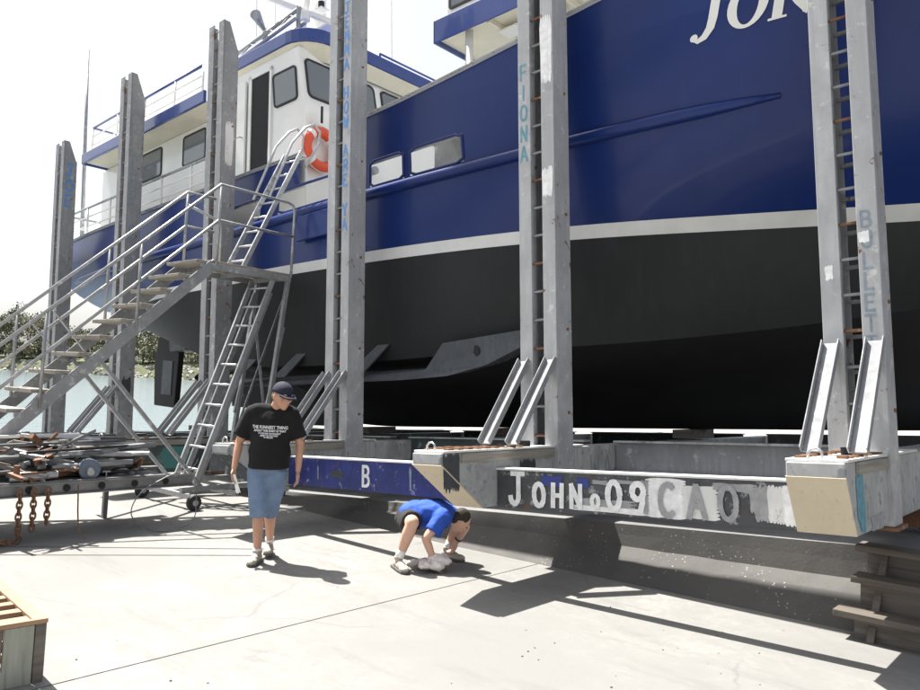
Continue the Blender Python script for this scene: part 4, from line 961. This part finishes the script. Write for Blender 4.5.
for y in (TY0 + .5, TY0 + 1.2):
    for x in (-.16, TX0 + .16):
        MB().tube([(x - .05, y, .17), (x + .05, y, .17)], .17, 20).build('wheel', M_black, tr_, bevel=.02); MB().box(x - .03, x + .03, y - .03, y + .03, .17, TZ).build('wheel_leg', M_rust, tr_)
DZ = TZ + .125
MB().box(TX0 + .06, TX0 + .11, -.65, -.60, 0, TZ - .021).build('stand_leg', M_steel, tr_); 
rs = random.Random(21)
def scrap(name, label, cat, grp, mat, A, B, r, kind):
    A = Vector(A); B = Vector(B); M = HF(-8.2, 4.75, 0); A = M @ A; B = M @ B; c_ = (A + B) / 2; mb = MB()
    a, b_ = A - c_, B - c_
    if kind == 'pipe':
        mb.tube([a, b_], r, 10, cap=False); mb.tube([b_, a], r * .8, 10, cap=False)
        d = (b_ - a).normalized()
    elif kind == 'bar': mb.bar(a, b_, r * 2, r * 2)
    elif kind == 'angle': mb.bar(a, b_, r * 3, r * .4); mb.bar(a + Vector((0, 0, -r * 1.4)), b_ + Vector((0, 0, -r * 1.4)), r * .4, r * 2.6)
    elif kind == 'plank': mb.bar(a, b_, r * 4, r)
    o = mb.build(name, mat, None, Matrix.Translation(c_)); tag(o, label, cat, grp); return o
for k in range(46):       # pipe and section ends pointing to the right end of the trailer
    y = -.35 - rs.random() * .5; x = -.08 - rs.random() * .8; z = DZ + .03 + (k / 46) * .30; L = rs.uniform(.8, 1.7); a = rs.gauss(0, .22)
    kind = rs.choice(['pipe', 'bar', 'angle', 'pipe']); r = rs.uniform(.012, .032)
    B = Vector((x, y, z + rs.uniform(-.02, .05))); A = B + Vector((L * math.sin(a), -L * math.cos(a), rs.gauss(.0, .05)))
    A.z = max(A.z, DZ + .02); A.x = min(max(A.x, -.95), .05)
    scrap('scrap_' + kind, 'steel ' + {'pipe': 'pipe', 'bar': 'bar', 'angle': 'angle iron'}[kind] + ' in the scrap heap on the trailer', {'pipe': 'pipe', 'bar': 'bar', 'angle': 'angle iron'}[kind], 'scrap ' + kind + ' pieces on the trailer', rs.choice([M_galv, M_alu, M_steel, M_steel, M_black, M_rust, M_steel]), A, B, r, kind)
for k in range(60):       # shorter pieces heaped in the middle
    c_ = Vector((-.5 + rs.gauss(0, .22), -1.45 + rs.gauss(0, .38), DZ)); c_.z += .04 + .36 * math.exp(-((c_.y + 1.4) / .5) ** 2) * rs.random(); a = rs.uniform(0, 6.28); L = rs.uniform(.25, .7)
    d = Vector((math.cos(a), math.sin(a), rs.gauss(0, .35))).normalized() * L / 2; kind = rs.choice(['bar', 'angle', 'pipe'])
    A, B = c_ - d, c_ + d; A.z = max(A.z, DZ + .02); B.z = max(B.z, DZ + .02)
    scrap('scrap_' + kind, 'short steel ' + {'pipe': 'pipe', 'bar': 'bar', 'angle': 'angle iron'}[kind] + ' heaped in the middle of the trailer', {'pipe': 'pipe', 'bar': 'bar', 'angle': 'angle iron'}[kind], 'short scrap ' + kind + ' pieces', rs.choice([M_rust, M_steel, M_steel, M_pad, M_rust, M_black]), A, B, rs.uniform(.012, .03), kind)
scrap('scrap_plank', 'wide dark board tilted across the left of the scrap heap', 'board', None, M_timd, (-.75, -2.55, DZ + .42), (-.12, -1.75, DZ + .07), .045, 'plank')
scrap('scrap_plank', 'pale plank sticking out of the top of the scrap heap', 'plank', None, M_tim, (-.9, -2.7, DZ + .5), (-.6, -1.5, DZ + .2), .03, 'plank')
scrap('scrap_plank', 'flat pale plank lying at the left end of the trailer', 'plank', None, M_tim, (-.25, -3.9, DZ + .05), (-.15, -2.3, DZ + .06), .045, 'plank')
scrap('scrap_plank', 'second pale plank lying behind the flat one on the trailer', 'plank', None, M_tim, (-.55, -4.1, DZ + .06), (-.4, -2.2, DZ + .07), .05, 'plank')
scrap('scrap_plate', 'thin white strip lying behind the top of the scrap heap', 'strip', None, M_hwhite, (-.95, -1.9, DZ + .38), (-.85, -1.0, DZ + .40), .03, 'plank')
for k in range(6):        # laths side by side in the heap
    scrap('scrap_lath', 'timber lath in the bundle on top of the scrap heap', 'lath', 'timber laths in the scrap heap', M_tim, (-.92 + k * .05, -1.75, DZ + .30 + .012 * k), (-.62 + k * .06, -1.2, DZ + .36 - .02 * k), .016, 'plank')
e = thing('old_motor', 'blue grey cast motor housing half buried in the scrap heap', 'motor', HF(-8.36, 3.62, DZ + .10))
MB().tube([(-.12, .0, 0), (.10, -.06, -.02)], [.09, .105], 20).build('housing', plain('motor_blue', (.12, .15, .20), .45), e, bevel=.015); MB().tube([(.09, -.055, -.02), (.18, -.08, -.028)], [.05, .035], 14).build('shaft', M_galv, e)
for k in range(6): MB().tube([(-.10 + .035 * k, -.005 - .009 * k, -.0), (-.09 + .035 * k, -.008 - .009 * k, -.003)], .107, 20).build('fin', MATS['motor_blue'], e)
e = thing('lever_clamp', 'grey steel chain clamp lying on the left of the trailer', 'clamp', HF(-8.24, 2.9, DZ + .05))
MB().tube([(-.05, -.1, 0), (.03, .32, .02)], [.05, .035], 12).build('body', M_galv, e); MB().tube([(-.02, -.05, .0), (-.02, -.05, .12)], .03, 10).build('knob', M_rust, e); MB().tube([(.0, .1, .03), (.1, .2, .02)], .02, 8).build('lever', M_galv, e)
# chains hanging from the trailer edge
def chain(p, x, z0, z1, lab, tail=0):
    mb = MB(); z = z0; k = 0; y = 0.0; pts = []
    while z > z1: pts.append(Vector((0, y, z))); z -= .058; y += random.uniform(-.004, .004)
    for j in range(int(tail / .058)): pts.append(Vector((.01 * math.sin(j), y - .058 * (j + 1), z1 + .012)))
    for k, q in enumerate(pts):
        d = (pts[min(k + 1, len(pts) - 1)] - pts[max(k - 1, 0)]).normalized(); sd_ = Vector((1, 0, 0)) if k % 2 else d.cross(Vector((1, 0, 0)))
        mb.tube([q + d * .044 * math.cos(a) + sd_ * .025 * math.sin(a) for a in np.linspace(0, 2 * math.pi, 11)[:-1]], .010, 6, closed=True)
    o = mb.build('chain', M_rust, None, HF(x, p, 0)); return tag(o, lab, 'chain')
chain(2.87, -8.18, .5, .02, 'rusty chain hanging to the ground from the trailer, leftmost of three', .45)
chain(3.0, -8.18, .5, .15, 'short rusty chain in the middle of the three on the trailer')
chain(3.13, -8.18, .5, .2, 'rusty doubled chain nearest the scrap heap on the trailer')
o = MB().tube([hw(-8.18, 3.42, .55), hw(-8.15, 3.42, .3), hw(-8.13, 3.43, .1), hw(-8.05, 3.48, .015)], .008, 6).build('cord', M_rust, None); tag(o, 'thin rusty cord hanging from the trailer to the concrete', 'cord')
o = MB().tube(spline([hw(-8.5, 4.95, .72), hw(-8.2, 4.7, .66), hw(-8.12, 4.35, .58), hw(-8.1, 4.05, .42), hw(-8.06, 3.95, .2), hw(-8.0, 4.15, .03), hw(-7.95, 4.4, .02), hw(-8.0, 4.65, .1), hw(-8.2, 4.78, .35), hw(-8.5, 4.9, .6)]), .006, 8).build('hose', M_steel, None, smooth=True); tag(o, 'grey hose looping from the scrap heap towards the wheel', 'hose')

# ------------------------------------------------------------------ timber pallet crate, bottom left corner
PA = gpt(42, 680); PB = gpt(47, 612, .36)
e = thing('timber_crate', 'open slatted timber pallet crate in the bottom left corner', 'crate', frame(Vector((.72, .694, 0)), Vector((-.694, .72, 0)), ZV, Vector((PA.x, PA.y, 0))))
CZ = .345; CL = 1.16
for k in range(7): MB().box(-1.25, -.075, .03 + k * .165 + random.uniform(-.01, .01), .105 + k * .165 + random.uniform(-.008, .008), CZ - .024, CZ + random.uniform(-.002, .002)).build('slat', M_timz, e, bevel=.003)
for x in (-.037, -1.22): MB().box(x - .035, x + .035, .0, CL, CZ - .022, CZ + .006).build('top_rail', M_timz, e, bevel=.004)
MB().box(-1.25, -.0, -.035, -.001, CZ - .018, CZ + .008).build('end_rail', M_timz, e, bevel=.004)
for k, y in enumerate((.0, .41, .83)):
    MB().box(-.062, -.002, y + .0, y + .33, .175, CZ - .024).build('side_block', M_timd, e, bevel=.005); MB().box(-.066, -.006, y + .0, y + .33, .0, .172).build('side_block', M_timd, e, bevel=.005)
for x0, x1 in ((-.06, -.002), (-.215, -.066), (-.275, -.222), (-.62, -.42), (-.9, -.7), (-1.2, -.98)): MB().box(x0, x1, -.03 if x1 - x0 > .1 else -.022, -.002, .0, CZ - .02).build('upright_board', M_timg if x1 - x0 > .1 else M_timd, e, bevel=.004)
for k in range(4): MB().box(-1.24, -.07, .1 + k * .3, .19 + k * .3, .10, .125).build('inner_slat', M_timz, e)
MB().box(-1.24, -.07, .02, CL - .02, .004, .02).build('base_board', M_timd, e)

# ------------------------------------------------------------------ people
def blob(name, mb, mat, parent, vox=.01, it=6, M=None):
    o = mb.build(name, mat, parent, M)
    r_ = o.modifiers.new('remesh', 'REMESH'); r_.mode = 'VOXEL'; r_.voxel_size = vox; r_.use_smooth_shade = True
    sm = o.modifiers.new('smooth', 'SMOOTH'); sm.factor = .5; sm.iterations = it
    return o
FT = {}
def folds(o, st_, sc):
    if sc not in FT: FT[sc] = bpy.data.textures.new('cloth_folds', 'CLOUDS'); FT[sc].noise_scale = sc
    m_ = o.modifiers.new('folds', 'DISPLACE'); m_.texture = FT[sc]; m_.strength = st_; m_.mid_level = .5
def basis(fwd, up=(0, 0, 1)):
    f_ = Vector(fwd).normalized(); x = f_.cross(Vector(up)).normalized(); z = x.cross(f_)
    return Matrix(((x.x, f_.x, z.x), (x.y, f_.y, z.y), (x.z, f_.z, z.z)))     # columns: right, forward, up
def head(mb, c, B, k=1.0):
    B = B * k
    P = lambda x, y, z: c + B @ Vector((x, y, z))
    mb.ell(c, (.074, .095, .108), B, 16, 12); mb.ell(P(0, .03, -.055), (.056, .062, .062), B, 14, 10)     # skull, jaw
    mb.ell(P(0, .062, -.098), (.028, .024, .02), B)                                                        # chin
    mb.cone(P(0, .088, .012), P(0, .112, -.028), .012, .016, 8); mb.ell(P(0, .103, -.033), (.019, .013, .011), B)   # nose
    mb.ell(P(0, .083, .03), (.06, .016, .012), B)                                                          # brow
    for s_ in (-1, 1):
        mb.ell(P(s_ * .078, -.005, -.015), (.012, .02, .032), B); mb.ell(P(s_ * .042, .068, -.025), (.022, .016, .018), B)
    mb.ell(P(0, .089, -.066), (.024, .010, .006), B); mb.ell(P(0, .087, -.076), (.022, .010, .006), B)     # lips
def face_bits(parent, c, B):
    for s_ in (-1, 1): MB().ell(c + B @ Vector((s_ * .031, .0865, .004)), (.013, .009, .007), B).build('eye', M_dark, parent, smooth=True)
def hand(mb, w, d, palm, curl=.5, L=1.0, side=1):
    """w wrist, d pointing direction, palm: palm normal; four fingers and a thumb"""
    w = Vector(w); d = Vector(d).normalized(); pn = Vector(palm); pn = (pn - d * pn.dot(d)).normalized(); x = d.cross(pn) * side
    B = Matrix(((x.x, d.x, pn.x), (x.y, d.y, pn.y), (x.z, d.z, pn.z)))
    mb.ell(w + d * .05, (.042, .055, .019), B); mb.ell(w + d * .005, (.028, .03, .022), B)
    for k, (ox, ln) in enumerate(((-.031, .062), (-.010, .078), (.011, .083), (.031, .074))):
        a = w + d * (.092 - abs(ox) * .25) + x * ox; l1 = ln * L * .5
        d1 = (d * math.cos(curl * .6) + pn * math.sin(curl * .6)); d2 = (d * math.cos(curl * 1.7) + pn * math.sin(curl * 1.7))
        b_ = a + d1 * l1; c_ = b_ + d2 * l1
        mb.cone(a - d * .02, b_, .0098, .009, 8); mb.cone(b_, c_, .009, .0075, 8)
    t0 = w + d * .025 + x * .034; t1 = t0 + (d * .6 + x * .62 + pn * .3).normalized() * .042; t2 = t1 + (d * .9 + x * .1 + pn * .35).normalized() * .032
    mb.cone(t0 - x * .012, t1, .013, .011, 8); mb.cone(t1, t2, .011, .009, 8)
def shoe(parent, ank, toe, lift=0.0):
    a = Vector(ank); t_ = Vector(toe); d = Vector((t_.x - a.x, t_.y - a.y, 0)).normalized(); B = basis(d)
    up = MB(); h = Vector((a.x, a.y, t_.z)) - d * .03
    up.ell(h + Vector((0, 0, .045)), (.040, .055, .05), B); up.ell(h + d * .09 + Vector((0, 0, .045)), (.044, .08, .045), B); up.ell(h + d * .17 + Vector((0, 0, .035)), (.047, .07, .035), B)
    up.tube([a + Vector((0, 0, -.01)), a + Vector((0, 0, .025))], .047, 12)
    o = blob('shoe', up, M_shoe, parent, .008, 3)
    so = MB(); prof = [(-.085, -.038), (-.085, .038), (0, .042), (.12, .05), (.2, .045), (.235, .015), (.235, -.015), (.2, -.045), (.12, -.048), (0, -.04)]
    so.add([h + d * u + B @ Vector((v_, 0, 0)) + Vector((0, 0, z)) for z in (.0, .024) for u, v_ in prof], [tuple(range(9, -1, -1)), tuple(range(10, 20))] + [(i, (i + 1) % 10, 10 + (i + 1) % 10, 10 + i) for i in range(10)])
    so.build('sole', M_sole, o, bevel=.006)
    for k in range(4): q = h + d * (.075 + .022 * k) + Vector((0, 0, .088 - .007 * k)); MB().tube([q - B @ Vector((.02, 0, 0)), q + Vector((0, 0, .004)), q + B @ Vector((.02, 0, 0))], .004, 6).build('lace', M_sock, o)

# --- walking man
g = gpt(261, 560)
man = thing('person', 'man in dark cap, black printed t-shirt and denim shorts walking, head down', 'person', Matrix.Translation((g.x, g.y, 0)) @ Matrix.Rotation(R(4), 4, 'Z') @ Matrix.Diagonal((1.0, 1.0, .985, 1)))
V = Vector
hc = V((.12, -.075, 1.612)); HB = basis((.66, -.66, -.27))
bd = MB()
HB = HB * 1.09
head(bd, hc, HB)
bd.cone((.05, .0, 1.46), hc + HB @ V((0, -.03, -.07)), .062, .056)
bd.ell((.02, .0, 1.28), (.165, .105, .2)); bd.ell((.02, .0, 1.0), (.15, .10, .15))
for s_, sh_, el, wr in ((-1, V((-.185, .01, 1.415)), V((-.285, .05, 1.135)), V((-.300, -.04, .885))), (1, V((.225, .01, 1.415)), V((.300, .05, 1.135)), V((.305, -.02, .885)))):
    bd.cone(sh_, el, .054, .041); bd.cone(el, el.lerp(wr, .35), .041, .040); bd.cone(el.lerp(wr, .35), wr, .040, .027)
    hand(bd, wr, (.02 * s_, -.14, -1), (-s_, -.35, 0), .55 if s_ < 0 else .4, 1.0, -s_ if s_ < 0 else -s_)
legs = [(V((-.075, 0, .9)), V((-.03, -.13, .50)), V((-.02, -.11, .10)), V((-.045, -.31, .004))), (V((.10, 0, .9)), V((.06, -.01, .50)), V((.035, .22, .14)), V((.055, .03, .035)))]
for hp, kn, an, to in legs:
    bd.cone(hp, kn, .08, .054); bd.cone(kn, kn.lerp(an, .3), .05, .055); bd.cone(kn.lerp(an, .3), an, .055, .034); bd.ell(an, (.035, .043, .05))
body = blob('body', bd, M_skin, man, .0085, 5)
face_bits(man, hc, HB)
for hp, kn, an, to in legs: shoe(man, an, to)
for hp, kn, an, to in legs: MB().tube([an + V((0, 0, .0)), an.lerp(kn, .1)], [.044, .044], 14).build('sock', M_sock, man, smooth=True)
# t-shirt
ts = MB()
ts.ell((.02, .0, 1.30), (.222, .145, .2)); ts.ell((.02, -.015, 1.05), (.21, .155, .2)); ts.cone((-.13, .0, 1.44), (.17, .0, 1.44), .085, .085, 14); ts.ell((.045, .0, 1.475), (.095, .085, .05))
ts.tube([(.02, -.005, 1.22), (.02, -.005, 1.05), (.02, -.005, .895)], [.185, .19, .196], 24)
for sh_, tip in ((V((-.165, .005, 1.425)), V((-.262, .035, 1.195))), (V((.205, .005, 1.425)), V((.283, .035, 1.195)))): ts.tube([sh_, sh_.lerp(tip, .5), tip], [.082, .086, .09], 16); ts.ell(sh_, (.084, .084, .084))
tee = blob('t_shirt', ts, M_tee, man, .012, 6); folds(tee, .018, .13)
tee.scale = (1, .86, 1)
# shirt print, wrapped on the chest
def print_line(txt, size, x, z, squash=1):
    cu = bpy.data.curves.new('t', 'FONT'); cu.body = txt; cu.size = size; cu.align_x = 'CENTER'; cu.offset = .0012
    to = bpy.data.objects.new('t', cu); C.objects.link(to); dg = bpy.context.evaluated_depsgraph_get(); me = bpy.data.meshes.new_from_object(to.evaluated_get(dg)); bpy.data.objects.remove(to)
    o = bpy.data.objects.new('shirt_print', me); C.objects.link(o); o.parent = man; me.materials.append(M_pw)
    me.transform(Matrix.Rotation(R(90), 4, 'X') @ Matrix.Diagonal((squash, 1, 1, 1))); o.location = (x, -.35, z)
    w = o.modifiers.new('wrap', 'SHRINKWRAP'); w.target = tee; w.wrap_method = 'PROJECT'; w.use_project_x = False; w.use_project_y = True; w.use_project_z = False; w.use_negative_direction = False; w.use_positive_direction = True; w.offset = .003
print_line('THE FUNNIEST THING', .043, .025, 1.285, .78); print_line('ABOUT THIS SHIRT IS THAT', .029, .025, 1.255, .84)
print_line('BY THE TIME YOU REALISE IT', .018, .025, 1.232, .9); print_line("DOESN'T SAY ANYTHING", .016, .025, 1.214, .9); print_line("IT'S TOO LATE", .014, .025, 1.198, .9)
# denim shorts
sh = MB(); sh.ell((.015, .0, .90), (.182, .125, .12)); sh.ell((.015, 0, .80), (.178, .122, .12))
for hp, kn, an, to in legs:
    e_ = kn.lerp(an, .15); sh.tube([hp + V((0, 0, -.02)), hp.lerp(kn, .5), kn, e_], [.112, .104, .085, .084], 18)
so_ = blob('shorts', sh, M_denim, man, .012, 5); folds(so_, .016, .10)
# cap
cp = MB(); cc = hc + HB @ V((0, -.008, .028)); n_u, n_v = 18, 7; o0 = len(cp.v)
for i in range(n_v + 1):
    th = (math.pi / 2) * i / n_v
    for j in range(n_u): ph = 2 * math.pi * j / n_u; cp.v.append(tuple(cc + HB @ V((.086 * math.sin(th) * math.cos(ph), .108 * math.sin(th) * math.sin(ph), .098 * math.cos(th)))))
for i in range(n_v):
    for j in range(n_u): cp.f.append((i * n_u + j, (i + 1) * n_u + j, (i + 1) * n_u + (j + 1) % n_u, i * n_u + (j + 1) % n_u))
cpo = cp.build('cap', M_navy, man, smooth=True); cpo.modifiers.new('solid', 'SOLIDIFY').thickness = .004
br = MB(); m_ = 12
for k in range(m_ + 1):
    a = math.pi * k / m_; br.v.append(tuple(cc + HB @ V((.082 * math.cos(a), .06 + .042 * math.sin(a), .002)))); br.v.append(tuple(cc + HB @ V((.078 * math.cos(a), .075 + .115 * math.sin(a), -.006 - .012 * abs(math.cos(a)) + .0 * k))))
br.f = [(2 * k, 2 * k + 1, 2 * k + 3, 2 * k + 2) for k in range(m_)]
bro = br.build('brim', M_navy, cpo, smooth=True); bro.modifiers.new('solid', 'SOLIDIFY').thickness = .005
hr = MB(); hr.ell(hc + HB @ V((0, -.035, -.02)), (.077, .066, .06), HB); blob('hair', hr, M_hair, man, .008, 2)
o = MB().add([(-.30, -.085, .83), (-.27, -.10, .83), (-.215, -.09, .66), (-.245, -.075, .66), (-.30, -.08, .828), (-.27, -.095, .828), (-.23, -.085, .65), (-.26, -.07, .65)], [(0, 1, 2, 3), (4, 5, 6, 7)]).build('folded_paper', M_paper, None, man.matrix_world.copy())
o.modifiers.new('solid', 'SOLIDIFY').thickness = .002; tag(o, "folded white paper in the walking man's right hand", 'paper')

# --- crouching man
g2 = gpt(425, 566)
cm = thing('person', 'man in royal blue t-shirt crouching under the side beam with a rag', 'person', Matrix.Translation((g2.x, g2.y, 0)))
hc2 = V((.325, .02, .455)); HB2 = basis((.60, .28, -.75), (.75, 0, .66))
bd = MB(); head(bd, hc2, HB2)
bd.cone((.225, .03, .505), hc2 + HB2 @ V((0, -.02, -.05)), .062, .055)
bd.ell((.02, .06, .505), (.24, .15, .115)); bd.ell((-.15, .08, .46), (.13, .155, .12))
arms = [(V((.16, -.13, .50)), V((.0, -.215, .31)), V((.085, -.19, .105)), (.35, -.05, -.95), (0, 0, -1)), (V((.2, .18, .485)), V((.385, .20, .36)), V((.30, .24, .20)), (-.35, .1, -.9), (-.5, -.3, 0))]
for k, (sh_, el, wr, dr_, pn) in enumerate(arms):
    bd.cone(sh_, el, .054, .042); bd.cone(el, el.lerp(wr, .35), .042, .041); bd.cone(el.lerp(wr, .35), wr, .041, .028); hand(bd, wr, dr_, pn if k else (.9, .1, .3), .7, .95, 1)
legs2 = [(V((-.18, .0, .43)), V((-.13, -.26, .46)), V((-.245, -.20, .11)), V((-.16, -.37, .004))), (V((-.14, .2, .43)), V((.33, .27, .42)), V((.21, .33, .11)), V((.36, .24, .004)))]
for hp, kn, an, to in legs2:
    bd.cone(hp, kn, .088, .063); bd.cone(kn, kn.lerp(an, .32), .058, .062); bd.cone(kn.lerp(an, .32), an, .062, .038); bd.ell(an, (.038, .045, .05))
blob('body', bd, M_skin2, cm, .0085, 5); face_bits(cm, hc2, HB2)
for hp, kn, an, to in legs2:
    shoe(cm, an, to); MB().tube([an, an.lerp(kn, .12), an.lerp(kn, .24)], [.043, .044, .046], 14).build('sock', M_sock, cm, smooth=True)
ts = MB(); ts.ell((.06, .05, .51), (.235, .185, .135)); ts.ell((-.11, .07, .48), (.19, .185, .14)); ts.cone((.165, -.10, .50), (.185, .15, .495), .09, .09); ts.ell((.22, .03, .505), (.075, .085, .075))
ts.ell((.03, .05, .43), (.17, .13, .08))
for a, b_ in ((V((.15, -.12, .50)), V((.06, -.18, .36))), (V((.2, .17, .49)), V((.29, .19, .42)))): ts.tube([a, a.lerp(b_, .5), b_], [.078, .08, .085], 16); ts.ell(a, (.08, .08, .08))
folds(blob('t_shirt', ts, M_shirt, cm, .012, 6), .03, .09)
sh = MB(); sh.ell((-.18, .09, .435), (.15, .175, .125))
for hp, kn, an, to in legs2: sh.tube([hp, hp.lerp(kn, .4), hp.lerp(kn, .72)], [.12, .112, .10], 16)
folds(blob('shorts', sh, M_shorts, cm, .012, 5), .02, .09)
hr = MB(); hr.ell(hc2 + HB2 @ V((0, -.02, .03)), (.079, .092, .088), HB2); hr.ell(hc2 + HB2 @ V((0, -.05, -.03)), (.07, .055, .06), HB2); blob('hair', hr, M_hair2, cm, .008, 2)
MB().tube([arms[1][2].lerp(arms[1][1], .12 + .0), arms[1][2].lerp(arms[1][1], .2)], .037, 14).build('watch_strap', M_black, cm)
rg2 = MB(); rq = random.Random(5)
for k in range(16): rg2.ell((rq.gauss(.0, .075), rq.gauss(0, .045), .035 + abs(rq.gauss(0, .025))), (rq.uniform(.03, .07), rq.uniform(.025, .05), rq.uniform(.02, .04)), Matrix.Rotation(rq.uniform(0, 3), 3, 'Z'))
rag = blob('rag', rg2, M_rag, None, .009, 2, Matrix.Translation((g2.x + .12, g2.y - .22, 0)) @ Matrix.Diagonal((1.3, 1.25, 1.3, 1))); tag(rag, "crumpled pale rag on the concrete under the crouching man's hand", 'rag')
dm = rag.modifiers.new('fold', 'DISPLACE'); tx = bpy.data.textures.new('folds', 'CLOUDS'); tx.noise_scale = .035; dm.texture = tx; dm.strength = .03; dm.mid_level = .5

# grit and small stones scattered on the apron
gr = MB(); r9 = random.Random(9)
for k in range(34):
    q = gpt(r9.uniform(520, 860), r9.uniform(625, 688)) if k < 22 else gpt(r9.uniform(60, 700), r9.uniform(560, 688))
    s_ = r9.uniform(.003, .009) * (1.3 if k % 9 == 0 else 1); gr.ell((q.x, q.y, s_ * .4), (s_, s_ * r9.uniform(.6, 1), s_ * .6), None, 6, 4)
o = gr.build('grit', M_slip); o['kind'] = 'stuff'; tag(o, 'small dark stones scattered on the pale concrete', 'grit')
